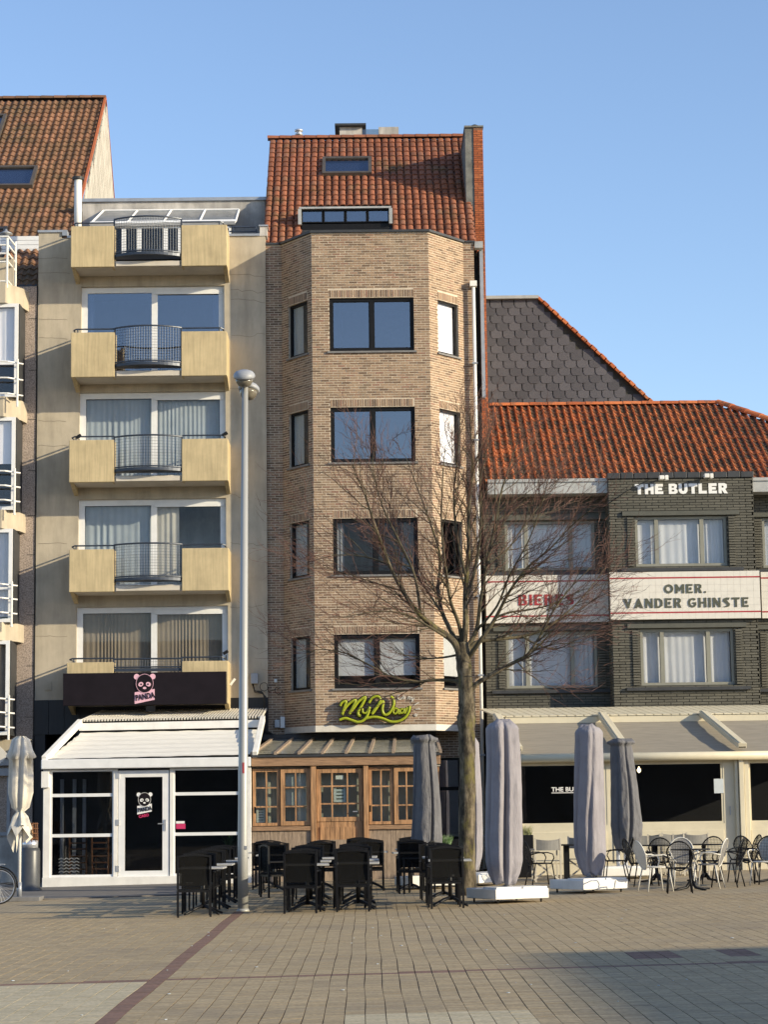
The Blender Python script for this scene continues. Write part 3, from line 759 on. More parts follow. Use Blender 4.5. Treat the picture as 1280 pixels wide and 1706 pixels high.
lh=[(y0,y1) for y0,y1 in ((506,595),(689,778),(872,963),(1060,1150))]
hF=[tuple(r) for r in fw_]
hL=[];hR=[]
for i,r in enumerate(fw_):
    hL.append((.22*Ll,.85*Ll,r[2]+.0,r[3]+.0)); hR.append((.24*Lr,.82*Lr,r[2],r[3]))
SOL=.20
def sold(hs): return [(h[0],h[1],h[3]+.01,h[3]+SOL) for h in hs]
def walled(fr,rect,holes,ns,t=.22,mi='brick_i',mo='brick_o',mort='mortar',bw=.197,bh=.046,jt=.0155,sd=None,name='wall',proud=.004):
    mb=MB(); wall_boxes(mb,fr,rect,holes,t); wo=mb.build(name,M[mort],t_cur)
    lay_bricks(fr,brick_cells(rect,holes,bw,bh,jt,sd or ()),wo,M[mi],M[mo],nsingle=ns,bw=bw,bh=bh,proud=proud); return wo
t_cur=t_br
walled(frF,(X2+.0,X3,zb+.12,zt),hF,300,sd=sold(hF))
walled(frL,(0,Ll,zb+.12,zt),hL,0,sd=sold(hL)); walled(frR,(0,Lr,zb+.12,zt),hR,0,sd=sold(hR))
walled(frW,(X0,X1,-.2,zt),[],0); walled(frW,(X4,X5,-.2,zt),[],0)
gfw=(P(727,1300,YB2).x,P(768,1300,YB2).x,-.05,P(750,1262,YB2).z)
walled(frW,(X1+.002,X4-.002,-.2,zb+.1),[gfw],0)
# bay soffit, pale band and roof-level coping
mb=MB()
pts=lambda z,o=0:[Vector((X1-o,YB2+.3,z)),Vector((X1-o,YB2-o*.3,z)),Vector((X2-o*.6,YF-o,z)),Vector((X3+o*.6,YF-o,z)),Vector((X4+o,YB2-o*.3,z)),Vector((X4+o,YB2+.3,z))]
mb.prism(pts(zb-.04,.01),(0,0,.155)); mb.build('bay_base_band',M['band'],t_br)
cp=MB(); cp.prism(pts(zt+.002,.06),(0,0,.06)); cp.box(X0-.03,X1-.06,YB2-.05,YB2+.3,zt+.002,zt+.055); cp.box(X4+.06,X5+.03,YB2-.05,YB2+.3,zt+.002,zt+.055)
cp.build('coping',M['gutter_dark'],t_br)
MB().box(X0,X5,YB2+.3,YB2+10.5,-.2,zt-.6).build('building_body',M['mortar'],t_br)
M['g_mid']=glass('slightly_tinted_glass',(.86,.88,.88),.05,.5)
# windows
wk=[('g_blue','sky'),('g_blue','sky'),('g_dark','dark'),('g_blind','blind')]
for i,r in enumerate(fw_):
    o,pn=window(frF,t_br,r[0],r[1],r[2],r[3],splits=(.5,),fw=.075,mw=.10,d=-.06,fm=M['black_frame'],gm=M[wk[i][0]],inner=.025,sill=(.06,.05,.05,M['bluestone']),rdepth=1.4)
    if i<2:
        pass
    elif i==2:
        curtain(frF,o,pn[0][0],pn[0][0]+.17,pn[0][2],pn[0][3],-.25,M['curtain_white'],.07,.02)
        curtain(frF,o,pn[1][1]-.30,pn[1][1],pn[1][2],pn[1][3],-.25,M['curtain_dim'],.1,.02)
    else:
        for p_ in pn:
            b=MB(); frF.box(b,p_[0],p_[1],p_[2]+.22,p_[3],-.2,-.19); b.build('roller_blind',M['blind'],o)
for i,h in enumerate(hL):
    o,pn=window(frL,t_br,h[0],h[1],h[2],h[3],fw=.06,d=-.06,gm=M['g_mid'],sill=(.05,.05,.05,M['bluestone']),rdepth=.9,label=None)
    a,b,c,d=pn[0]
    curtain(frL,o,a,a+(b-a)*(.55 if i!=2 else .7),c,d,-.14,M['curtain_white'],.10,.05)
    if i==3:
        s=MB(); frL.box(s,a+.05,a+.12,c+.02,d-.02,-.22,-.18); s.build('tilted_sash',M['black_frame'],o)
for i,h in enumerate(hR):
    o,pn=window(frR,t_br,h[0],h[1],h[2],h[3],fw=.06,d=-.06,gm=M['g_blind'] if i!=2 else M['g_dark'],sill=(.05,.05,.05,M['bluestone']),rdepth=.9)
    a,b,c,d=pn[0]
    if i!=2:
        s=MB(); frR.box(s,a,b,c+(.25 if i==3 else 0),d,-.15,-.14); s.build('roller_blind',M['blind_lit'] if i<2 else M['blind'],o)
    else: curtain(frR,o,a,a+(b-a)*.35,c,d,-.2,M['curtain_dim'],.08,.02)
window(frW,t_br,gfw[0],gfw[1],gfw[2]+.9,gfw[3],fw=.06,d=-.05,gm=M['g_blue'],hsplits=(.62,),rdepth=1.2,fm=M['black_frame'])
mb=MB(); frW.box(mb,gfw[0],gfw[1],gfw[2],gfw[2]+.9,-.1,-.05); mb.build('window_apron',M['wood_grey'],t_br)
# roof
def slope(eaveY,ze,ridgeY,yr,xm):
    zr=P(xm,yr,ridgeY).z; return zr
ER=54.95; zE=zt-.15
RY=60.0; zR=P(610,233,RY).z
s=Vector((0,RY-ER,zR-zE)); Ls=s.length; s.normalize()
xa=P(450,232,RY).x; xb=P(776,230,RY).x
W=xb-xa; nc=int(round(W/.2)); cw=W/nc; nr=int(Ls/.30)+1; rh=Ls/nr
sk1=RC(537,268,618,296,0+58.8)
def inv(X,Y,Z): 
    d=Vector((X,Y,Z))-CAM; c=Vector((_X.x*d.x+_Y.x*d.y+_Z.x*d.z,_X.y*d.x+_Y.y*d.y+_Z.y*d.z,_X.z*d.x+_Y.z*d.y+_Z.z*d.z)); return 640+c.x/-c.z*F_PX, 853-c.y/-c.z*F_PX
def on_slope(px,py,O,s,n):                     # where the sight line meets the roof plane
    d=Vector((px-640.0,853.0-py,-F_PX)); wv=Vector((_X.dot(d),_Y.dot(d),_Z.dot(d)))
    n_=Vector(n); t=(Vector(O)-CAM).dot(n_)/wv.dot(n_); return CAM+wv*t
O1=Vector((xa,ER,zE)); U1=Vector((1,0,0)); n1=U1.cross(s).normalized()
def us(px,py,O,U,S,n):
    q=on_slope(px,py,O,S,n)-Vector(O); return q.dot(U),q.dot(S)
w1=us(537,296,O1,U1,s,n1)+us(619,268,O1,U1,s,n1)
w2=us(500,384,O1,U1,s,n1)+us(648,346,O1,U1,s,n1)
def ok1(u,v):
    a=u+cw*.5; b=v+rh*.5
    if w1[0]<a<w1[2] and w1[1]-.05<b<w1[3]: return False
    if w2[0]<a<w2[2] and b<w2[3]: return False
    return True
mb=MB(); mb.prism([O1-n1*.02,O1+U1*W-n1*.02,O1+U1*W+s*Ls-n1*.02,O1+s*Ls-n1*.02],n1*-.12); 
roof=mb.build('roof',M['gutter_dark'],t_br)
tile_roof(roof,O1,U1,s,'flat',nc,nr,cw,rh,M['tile1_i'],M['tile1_o'],ok1)
mb=MB(); R0=Vector((xa,RY,zR-.05)); R1=Vector((xb,RY,zR-.05)); 
mb.prism([R0,Vector((xa,RY+5,zE)),Vector((xa,ER,zE))],(.02,0,0)); mb.build('gable',M['mortar_red'],t_br)
mb=MB(); mb.prism([R0,R1,R1+Vector((0,5,-4)),R0+Vector((0,5,-4))],(0,0,-.1)); mb.build('rear_roof',M['tile1_i'],t_br)
ridge_tiles(roof,(xa-.05,RY,zR+.03),(xb,RY,zR+.03),.13,16,M['tile1_o'])
# roof window
def skylight(parent,O,U,S,n,w,th=.12,fw=.09,m=None,g=None):
    a=Vector(O)+U*w[0]+S*w[1]; lu=w[2]-w[0]; ls=w[3]-w[1]; mb=MB()
    mb.obox(a,U,S,n,lu,fw,th); mb.obox(a+S*(ls-fw),U,S,n,lu,fw,th); mb.obox(a+S*fw,U,S,n,fw,ls-2*fw,th); mb.obox(a+U*(lu-fw)+S*fw,U,S,n,fw,ls-2*fw,th)
    o=mb.build('skylight',m or M['metal_grey'],parent)
    p=MB(); p.obox(a+U*fw+S*fw+n*.05,U,S,n,lu-2*fw,ls-2*fw,.02); p.build('pane',g or M['g_blue'],o)
    p=MB(); p.obox(a+U*fw+S*fw-n*.05,U,S,n,lu-2*fw,ls-2*fw,.02); p.build('roller_blind',M['blind'],o)
    return o
M['bronze']=mat('bronze_flashing',(.10,.085,.07),.5,metal=.2)
skylight(roof,O1+n1*.02,U1,s,n1,w1,m=M['bronze'])
# dormer-like glazed strip above the bay coping
q=RC(502,350,649,372,56.0); zc=P(575,388,56.0).z
frD=FRONT(56.0); mb=MB(); mb.box(q[0],q[1],56.06,57.6,zc-.6,q[3]-.02); dn=mb.build('dormer',M['black_frame'],t_br)
mb=MB(); mb.box(q[0]-.05,q[1]+.05,55.85,57.0,q[3],q[3]+.05); mb.box(q[0]-.08,q[0]+.01,55.86,55.99,q[2]-.06,q[3]-.002); mb.box(q[1]-.01,q[1]+.08,55.86,55.99,q[2]-.06,q[3]-.002); mb.build('dormer_trim',M['zinc'],dn)
for k in range(4):
    wq=(q[1]-q[0])/4; window(frD,dn,q[0]+wq*k+.01,q[0]+wq*(k+1)-.01,q[2],q[3]-.01,fw=.03,d=.05,gm=M['g_blue'],recess=False,fm=M['black_frame'])
mb=MB(); frD.box(mb,q[0]+.02,q[1]-.02,q[2]-.5,q[2]-.03,-.02,.03); mb.build('dormer_panel',M['black_frame'],dn)
# chimney pier and party wall
YC2=56.9
a=P(776,270,YC2).x; b=P(790,270,YC2).x; c=P(805.5,270,YC2).x; zc=P(790,213,YC2).z
MB().box(a,b,YC2+.02,59.2,zE,zc).build('chimney_stack',M['chimney_render'],t_br)
mb=MB(); frC2=FRONT(YC2); wall_boxes(mb,frC2,(b+.001,c,-.2,zc),[],2.3); cw_=mb.build('party_wall',M['mortar_red'],t_br)
lay_bricks(frC2,brick_cells((b,c,5,zc-.08),[],.2,.049,.0125),cw_,M['rbrick_i'],M['rbrick_o'],nsingle=200,bw=.2,bh=.049)
MB().box(a-.02,c+.02,YC2-.03,59.3,zc+.001,zc+.05).build('chimney_cap',M['chimney_render'],t_br)
p=P(791,206,57.5); mb=MB(); mb.lathe((p.x,57.5,zc+.05),[(.07,0),(.07,.10),(.13,.12),(.14,.17),(.04,.22)],14); mb.build('chimney_cowl',M['gutter_dark'],t_br,smooth=True)
# rooftop equipment behind the ridge
for (x0,y0,x1,y1,mm) in ((566,211,604,234,'render_grey'),(604,216,632,234,'g_roof'),(631,212,665,234,'render_grey')):
    q=RC(x0,y0,x1,y1,61.2); MB().box(q[0],q[1]-.01,61.2,62.2,q[2]-.6,q[3]).build('roof_unit',M[mm],t_br)
q=RC(558,210,610,213,61.1); MB().box(q[0],q[1],61.05,62.3,q[3]-.0,q[3]+.06).build('roof_unit_lid',M['gutter_dark'],t_br)
p=P(498,222,60.8); mb=MB(); mb.lathe((p.x,60.8,p.z),[(.08,-.5),(.08,-.08),(.12,-.07),(.12,-.04),(.08,-.03),(.08,.03),(.12,.04),(.12,.09),(.02,.12)],16); mb.build('vent_pipe',M['alu'],t_br,smooth=True)
# downpipe with hopper at the right edge, dark slot and trim
xp=P(795,800,YB2-.1).x; mb=MB(); zz=P(790,478,YB2-.1).z; mb.tube([(xp,YB2-.12,.1),(xp,YB2-.12,zz)],.045,10)
dp=mb.build('downpipe',M['white_warm'],t_br,smooth=True); MB().box(xp-.09,xp+.09,YB2-.2,YB2-.02,zz,zz+.14).build('hopper',M['white_warm'],dp)
br=MB()
for k in range(7): br.box(xp-.07,xp+.07,YB2-.18,YB2-.01,.9+2*k,.94+2*k)
br.build('pipe_bracket',M['metal_grey'],dp)
a=P(800,500,YB2+.4).x; b=P(812,500,YB2+.4).x
MB().box(X5+.012,a,YB2+.5,YB2+.6,-.2,zt-.1).build('shadow_gap',M['black_frame'],t_br)
MB().box(a-.0,a+.09,YB2+.2,YB2+.49,P(808,660,YB2).z,zt-.05).build('edge_trim',M['metal_grey'],t_br)
MB().box(X5+.02,a+.08,YB2-.05,YB2+.19,zt-.14,zt+.03).build('gutter_end',M['zinc'],t_br)
# wall fixtures at the left flat strip
for (x0,y0,x1,y1,mm) in ((458,1199,466,1212,'paper'),(467,1194,475,1213,'alu'),(457,1131,462,1137,'paper')):
    q=RC(x0,y0,x1,y1,YB2); MB().box(q[0],q[1],YB2-.09,YB2-.012,q[2],q[3]).build('wall_fixture',M[mm],t_br,bevel=.008)
# cable bundle between the buildings
t=thing('cable_bundle','tangle of black cables running down the corner beside the junction boxes','cable',P(447,1190,YW-.1))
rc=random.Random(3)
for k in range(6):
    pts=[P(421+rc.uniform(-1,1),1138,YW-.05),P(424,1150+rc.uniform(-3,3),YW-.09),P(434+k,1152+rc.uniform(-2,4),YW-.1)]
    pts+=[P(441+rc.uniform(-2,2),1160+j*14,YW-.1-rc.uniform(0,.04)) for j in range(5)]+[P(450+k*2,1225,YW-.08),P(466+k*2,1226,YW-.08)]
    MB().tube(pts,.012,5).build('cable',M['cable'],t,smooth=True)
for (cx,cy,r1) in ((440,1144,7),(464,1150,6)):
    pts=[P(cx+r1*math.cos(a*.5),cy+r1*math.sin(a*.5),YW-.1) for a in range(12)]
    MB().tube(pts+[P(447,1152,YW-.1)],.009,5).build('cable_loop',M['cable'],t,smooth=True)

# lime script sign
t=thing('script_sign','lime green script lettering MyWay standing off the brick above the awning','sign',P(625,1180,YF-.2))
Z6=lambda x,y:(540+x/7.11,1140+y/7.11)
YS=YF-.16
def stroke(pts,r,name='letter'):
    w3=[P(*Z6(x,y),YS) for x,y in pts]
    # smooth by Catmull-Rom
    out=[]
    for i in range(len(w3)-1):
        p0=w3[max(i-1,0)];p1=w3[i];p2=w3[i+1];p3=w3[min(i+2,len(w3)-1)]
        for k in range(5):
            u=k/5; out.append(.5*((2*p1)+(p2-p0)*u+(2*p0-5*p1+4*p2-p3)*u*u+(3*p1-p0-3*p2+p3)*u**3))
    out.append(w3[-1])
    mb=MB(); mb.tube(out,r,8); b=MB(); mb.build(name,M['green_sign'],t,smooth=True)
    b.tube([p+Vector((0,.05,0)) for p in out],r*1.5,6); return b
bk=MB()
for pts,r in (([(190,255),(215,210),(260,200),(245,260),(215,350),(225,350)],.035),
              ([(215,350),(250,280),(310,215),(375,185),(340,270),(295,350)],.035),
              ([(295,350),(350,280),(410,200),(490,150),(450,240),(405,320),(410,365),(435,370)],.037),
              ([(455,285),(460,330),(500,335),(540,265)],.028),([(540,265),(520,350),(470,420),(400,445),(320,420),(250,400),(180,420)],.035),
              ([(530,220),(570,160),(630,140),(665,170),(650,230),(600,310),(565,350)],.035),
              ([(565,350),(620,270),(700,200),(690,300),(720,360),(780,330),(825,240),(820,170),(790,145)],.035),
              ([(870,290),(835,285),(820,330),(850,345),(885,290),(880,340),(900,345)],.026),
              ([(940,290),(905,300),(905,340),(935,330),(955,285),(950,335),(965,330),(985,270)],.026),
              ([(1015,255),(1005,320),(960,390),(880,435),(790,440),(700,405),(600,385),(500,400),(470,420)],.035)):
    b=stroke(pts,r); b0=len(bk.v); bk.v+=b.v; bk.f+=[tuple(i+b0 for i in f) for f in b.f]; bk.m+=b.m
bk.build('letter_backing',M['black_sign'],t)
# small faded arc of pale letters beside it
arc_t='Gauffres'
for k,ch in enumerate('Camille'):
    a=R(125-k*24); x,y=Z6(960+125*math.cos(a)*1.0,295-125*math.sin(a))
    p=P(x,y,YF-.02); text_obj('pale_letter',ch,.17,M['band'],t,p,(R(90),a-R(90)+0.0,0) if False else (R(90),-(a-R(90)),0),offset=.003,extrude=.004)

# ------------------------------------------------------------ apartment block at the far left with white railings
t_lf=thing('left_building','pebble-faced apartment block cut by the left edge, white railings and big tiled roof','building',(-9,YW,0))
xa_=P(-140,800,YW).x
frB=FRONT(YW-.02)
bx0=P(-90,800,53.5).x; bx1=P(30,760,53.55).x
zl=P(45,478,YW).z
mb=MB(); wall_boxes(mb,frB,(xa_,xl-.012,-.3,zl),[],.3); mb.build('wall',M['pebble'],t_lf)
MB().box(xa_,xl-.02,YW+.28,YW+12,-.3,zl-.1).build('building_body',M['render_grey'],t_lf)
jb=MB()
for y in (532,618,700,785,860,925,1025,1110,1195): 
    z=P(45,y,YW).z; jb.box(bx1+.1,xl-.03,YW-.026,YW-.019,z,z+.015)
jb.build('wall_joint',M['mortar_dark'],t_lf)
MB().box(xl-.03,xl-.005,YW-.04,YW+.02,-.2,zl).build('corner_joint',M['dark'],t_lf)
# bay: sill band, window, band...; right end tapers back to the wall
def lbay(x0,x1,z0,z1,o,m,name):
    mb=MB(); mb.prism([Vector((x0,53.5-o,z0)),Vector((x1-.35,53.5-o,z0)),Vector((x1+.0,54.1-o,z0)),Vector((x1+.08,YW-.02,z0)),Vector((x0,YW-.02,z0))],(0,0,z1-z0)); return mb.build(name,m,t_lf)
floors=[(522,668,497,478),(703,848,693,668),(888,1035,884,850),(1076,1212,1070,1040)]
bands=[(478,510),(665,698),(852,883),(1038,1068)]
for k,(y0,y1) in enumerate(bands):
    za=P(15,y1,53.8).z; zb_=P(15,y0,53.8).z
    lbay(bx0,P(36-k*3,y1,53.8).x,za,zb_,.08,M['concrete_cream'],'floor_band')
zs=[(P(15,y0,53.8).z,P(15,y1,53.8).z) for y0,y1 in ((510,665),(698,852),(883,1038),(1068,1225))]
frV=FRONT(53.5)
for k,(z1,z0) in enumerate(zs):
    xe=P(29-k*3,760,53.6).x
    n=2
    window(frV,t_lf,bx0,xe,z0+.002,z1-.002,splits=(.45,),fw=.09,mw=.07,d=-.02,fm=M['white'],gm=M['g_blind'],rdepth=.75,hsplits=(.36,) if k%2==0 else ())
    a_=bx0+.1
    if k==0: curtain(frV,t_lf,a_,xe-.1,z0+.9,z1-.1,-.14,M['blind_lit'],.22,.03)
    elif k==1:
        b=MB(); frV.box(b,a_,xe-.1,z0+(z1-z0)*.50,z1-.1,-.14,-.13); b.build('roller_blind',M['blind_lit'],t_lf)
    elif k==2:
        curtain(frV,t_lf,a_,xe-.1,z0+.15,z1-.1,-.14,M['curtain_white'],.1,.03)
    else: curtain(frV,t_lf,a_,xe-.1,z0+.15,z1-.1,-.22,M['curtain_taupe'],.14,.03)
    mb=MB(); mb.box(xe+.0,xe+.03,53.6,YW-.03,z0,z1); mb.build('bay_cheek',M['gutter_dark'],t_lf)
# white window guards
for k,ys in enumerate(((605,632,658,668),(787,811,835,848),(975,998,1022,1034),(1165,1188,1212,1222))):
    xe=P(30-k*3,760,53.4).x
    r_=MB()
    for y in ys[:3]:
        z=P(15,y,53.3).z; r_.tube([(bx0,53.25,z+.06),(xe-.25,53.25,z+.03),(xe+.1,53.45,z)],.022,6)
    zlo=P(15,ys[3],53.3).z; 
    for xx in (xe-.02,xe-.95): r_.tube([(xx,53.32,zlo-.15),(xx,53.32,P(15,ys[0],53.3).z+.1)],.028,6)
    r_.build('window_guard',M['white_warm'],t_lf)
# roof terrace rail of the left block
r_=MB()
for y in (398,412,426,440,472):
    z=P(10,y,53.7).z; r_.tube([(bx0,53.5,z+.02),(P(14,y,53.5).x,53.5,z),(P(26,y,54).x,54.0,z-.12),(P(27,y,54.6).x,54.6,z-.15)],.025,6)
for x,Y_ in ((12,53.5),(26,54.0)): 
    r_.tube([(P(x,430,Y_).x,Y_,P(10,480,Y_).z),(P(x,430,Y_).x,Y_,P(10,397,Y_).z-(.1 if x>20 else 0))],.03,6)
r_.build('terrace_railing',M['white_warm'],t_lf)
q=RC(-60,432,24,478,53.9); MB().box(q[0],q[1],53.75,53.85,q[2],q[3]).build('terrace_parapet',M['concrete_cream'],t_lf)
# recess with pale cladding behind, small tile slope with lead edge
q=RC(-90,383,60,478,55.5); 
mb=MB(); mb.box(q[0],q[1],56.2,56.4,q[2]-1,q[3]); rec=mb.build('dormer_wall',M['metal_grey'],t_lf)
for k in range(7):
    z=q[3]-.12-.12*k; MB().box(q[0],q[1],56.15,56.199,z,z+.11).build('cladding_board',M['white'],rec)
frQ=FRONT(56.1); qq=RC(-60,424,44,480,56.1); window(frQ,t_lf,qq[0],qq[1],qq[2]-.6,qq[3],splits=(.5,),fw=.07,d=.04,gm=M['g_blue'],fm=M['white'],rdepth=.5,recess=False)
p=P(10,392,54.6); l_=MB(); l_.lathe(p,[(.02,.16),(.05,.10),(.16,.05),(.17,.03),(.10,.01),(.09,-.05),(.02,-.06)],14); l_.build('terrace_lamp',M['metal_grey'],t_lf,smooth=True)
# big roof
thr=R(41); zl2=P(50,478,YW+.1).z
SR=Vector((0,math.cos(thr),math.sin(thr)))
OR=Vector((0,YW+.1,zl2)); nR=Vector((1,0,0)).cross(SR).normalized()
qr=on_slope(174,166,OR,SR,nR); Lrf=(qr-OR).dot(SR); xr_=qr.x
cw3=.205; ncr=34; xO=xr_-ncr*cw3; rh3=.315; nrr=int(Lrf/rh3)
OR=Vector((xO,YW+.1,zl2)); UX=Vector((1,0,0))
sA=us(-60,318,OR,UX,SR,nR)+us(64,284,OR,UX,SR,nR); sB=us(-60,250,OR,UX,SR,nR)+us(12,198,OR,UX,SR,nR)
low=us(60,385,OR,UX,SR,nR)
def okR(u,v):
    a=u+.1;b=v+.15
    for q in (sA,sB):
        if q[0]<a<q[2] and q[1]-.05<b<q[3]: return False
    if b<low[1] and a<us(60,430,OR,UX,SR,nR)[0]-.9: return False
    return True
mb=MB()
lu=us(60,385,OR,UX,SR,nR)[1]
mb.prism([OR+SR*lu-nR*.02,OR+UX*(xr_-xO)+SR*lu-nR*.02,OR+UX*(xr_-xO)+SR*Lrf-nR*.02,OR+SR*Lrf-nR*.02],nR*-.15)
uu=us(50,430,OR,UX,SR,nR)[0]-.9
mb.prism([OR+UX*uu-nR*.02,OR+UX*(xr_-xO)-nR*.02,OR+UX*(xr_-xO)+SR*lu-nR*.02,OR+UX*uu+SR*lu-nR*.02],nR*-.15)
rf=mb.build('roof',M['gutter_dark'],t_lf)
tile_roof(rf,OR,UX,SR,'s',ncr,nrr,cw3,rh3,M['tile3_i'],M['tile3_o'],okR,key=lambda t:(abs(t[0]-ncr)+ (0 if t[1]>6 else 100)))
skylight(rf,OR+nR*.04,UX,SR,nR,sA,m=M['bronze']); skylight(rf,OR+nR*.04,UX,SR,nR,sB,m=M['bronze'])
mb=MB(); a=OR+UX*uu; mb.obox(a+nR*.03,UX,SR,nR,.09,lu+.1,.08); mb.obox(OR+SR*(lu-.06)+nR*.03,UX,SR,nR,uu+.1,.12,.08); mb.obox(a-SR*.1,UX,SR,nR,xl-a.x-.05,.12,.06); mb.build('lead_edge',M['gutter_dark'],rf)
ridge_tiles(rf,(xO,qr.y,qr.z+.02),(xr_+.05,qr.y,qr.z+.02),.13,18,M['tile3_o'])
# verge board and slated gable
mb=MB(); mb.obox(OR+UX*(xr_-xO)+nR*.0+SR*0.5,UX,SR,nR,.06,Lrf-.5,.09); mb.build('verge',M['rbrick_i'],rf)
g0=Vector((xr_+.02,qr.y,qr.z)); back=P(191,330,qr.y+9); bk_=Vector((xr_+.02,qr.y+9,back.z)); 
yy=qr.y
for _ in range(60):                      # rear verge: find the depth where it meets the parapet line in the photo
    yy+=.2; zz_=qr.z-(yy-qr.y)*math.tan(R(48)); px,py=inv(xr_,yy,zz_)
    if py>335: break
mb=MB(); mb.prism([Vector((xr_+.002,YW+.3,zl2-.4)),Vector((xr_+.002,yy,zl2-.4)),Vector((xr_+.002,yy,zz_)),Vector((xr_+.002,qr.y,qr.z-.08))],(.03,0,0))
gb=mb.build('gable',M['chimney_render'],t_lf); rest_=MB()
# pale slates on the gable: diamonds in rows, each its own piece
sm=MB(); SP_=[Vector((0,-.19,.13)),Vector((0,0,-.10)),Vector((0,.19,.13)),Vector((0,0,.36))]; sm.prism(SP_,(.03,0,0)); so_=sm.build('slate',M['wslate'],gb,local=True); smesh=so_.data; bpy.data.objects.remove(so_)
cnt=0
for r in range(60):
    z=qr.z-.3-r*.25
    for c in range(70):
        Y=YW+3+c*.40+(r%2)*.20
        zlim=min((Y-(YW+.1))*math.tan(thr)+zl2, qr.z-(Y-qr.y)*math.tan(R(48)) if Y>qr.y else 99)
        if z+.36<zlim-.02:
            px,py=inv(xr_,Y,z)
            if 112<px<200 and py<352:
                if cnt<300: place(smesh,'slate',Matrix.Translation((xr_+.034,Y,z)),gb); cnt+=1
                else: rest_.prism([p_+Vector((xr_+.034,Y,z)) for p_ in SP_],(.03,0,0))
if rest_.v: rest_.build('slate',M['wslate_i'],gb,kind='stuff')
mb=MB(); mb.obox(Vector((xr_-.02,qr.y,qr.z)),UX,Vector((0,math.cos(R(-48)),math.sin(R(-48)))),Vector((0,math.sin(R(48)),math.cos(R(48)))),.08,(yy-qr.y)/math.cos(R(48)),.08); mb.build('rear_verge',M['rbrick_i'],t_lf)
# ground floor of the left block
q=RC(-60,1232,57,1262,YW-.2); MB().box(q[0],xl-.05,YW-.25,YW-.03,q[2],q[3]).build('lintel',M['concrete_cream'],t_lf)
q=RC(-60,1300,16,1392,YW-.1); frG=FRONT(YW-.05); window(frG,t_lf,q[0],q[1],q[2],q[3]+.2,splits=(.5,),fw=.08,d=.0,gm=M['g_dark'],fm=M['metal_grey'],rdepth=.02,rm=M['dark'])
mb=MB(); 
for (y0,y1) in ((1262,1275),(1280,1292)):
    q=RC(-60,y0,57,y1,YW-.1); mb.box(q[0],xl-.06,YW-.16,YW-.03,q[2],q[3])
mb.build('shutter_box',M['metal_grey'],t_lf)
q=RC(-60,1395,56,1470,YW-.1); MB().box(q[0],xl-.06,YW-.12,YW-.025,q[2],q[3]).build('plinth',M['render_grey'],t_lf)
t=thing('hanging_sign','small pale diamond-shaped sign board cut by the left edge of the photo','sign',P(-4,1260,53))
p=P(-8,1258,53); mb=MB(); mb.prism([p+Vector((-.3,0,-.0)),p+Vector((0,0,-.33)),p+Vector((.32,0,0)),p+Vector((0,0,.33))],(0,.05,0)); mb.build('board',M['band'],t)
MB().tube([p+Vector((0,.05,0)),p+Vector((0,1.45,0))],.02,6).build('bracket_arm',M['black_frame'],t)
# ------------------------------------------------------------ slated gable house behind
t_sl=thing('slate_gable_house','house behind with a dark grey slated gable and orange verge tiles against the sky','building',(6,61.5,0))
YG=61.0
A=P(806,503,YG); B=P(896,499,YG); C=P(1088,676,YG); D=P(806,684,YG)
mb=MB(); mb.prism([Vector((A.x,YG,3)),Vector((C.x+1.5,YG,3)),Vector((C.x+1.5,YG,C.z-1.4)),Vector((C.x,YG,C.z)),Vector((B.x,YG,B.z)),Vector((A.x,YG,B.z))],(0,6,0)); gbl=mb.build('gable',M['mortar_dark'],t_sl)
sw,sh=.352,.222
prof=[(-.5,1.15),(-.5,.30),(-.40,.08),(-.26,0),(.26,0),(.40,.08),(.5,.30),(.5,1.15)]
sm=MB(); sm.prism([Vector((a*(sw-.03),0,b*(sh*1.25))) for a,b in prof],(0,.02,0)); so_=sm.build('slate',M['slate_o'],gbl,local=True); smesh=so_.data; bpy.data.objects.remove(so_)
r=0; z=P(900,690,YG).z; mb=MB(); k=0; lst=[]
while z<B.z:
    for c in range(0,30):
        x=A.x+sw*(c+.5*(r%2))
        # stay under the slope
        t_=(x+sw/2-B.x)/(C.x-B.x); lim=B.z if t_<0 else B.z+(C.z-B.z)*t_
        if z+sh*1.1<lim+.04 and x<C.x: lst.append((x,z))
    z+=sh; r+=1
for i,(x,z) in enumerate(lst[-300:]):
    place(smesh,'slate',Matrix.Translation((x,YG-.035+random.uniform(-.002,.002),z))@Matrix.Rotation(R(-3),4,'X')@Matrix.Rotation(random.gauss(0,.012),4,'Y'),gbl)
MB().box(A.x-.5,B.x+.02,YG-.15,YG+6,B.z,B.z+.09).build('roof_edge',M['zinc'],t_sl)
d=(C-B); d.y=0; L=d.length; d.normalize(); nn=Vector((-d.z,0,d.x)); 
n=26
for i in range(n):
    mb=MB(); mb.obox(Vector((B.x,YG-.12,B.z))+d*(L*1.08*i/n-.02)+nn*(.0),d,Vector((0,1,0)),nn,L*1.08/n+.03,.35,.07+.02*(i%2)); mb.build('verge_tile',M['tile2_o'],t_sl)
p=P(843,493,YG+1.5); mb=MB(); mb.lathe((p.x,YG+1.5,B.z+.05),[(.06,0),(.06,.08),(.13,.09),(.12,.15),(.02,.18)],14); mb.build('vent_cowl',M['gutter_dark'],t_sl,smooth=True)

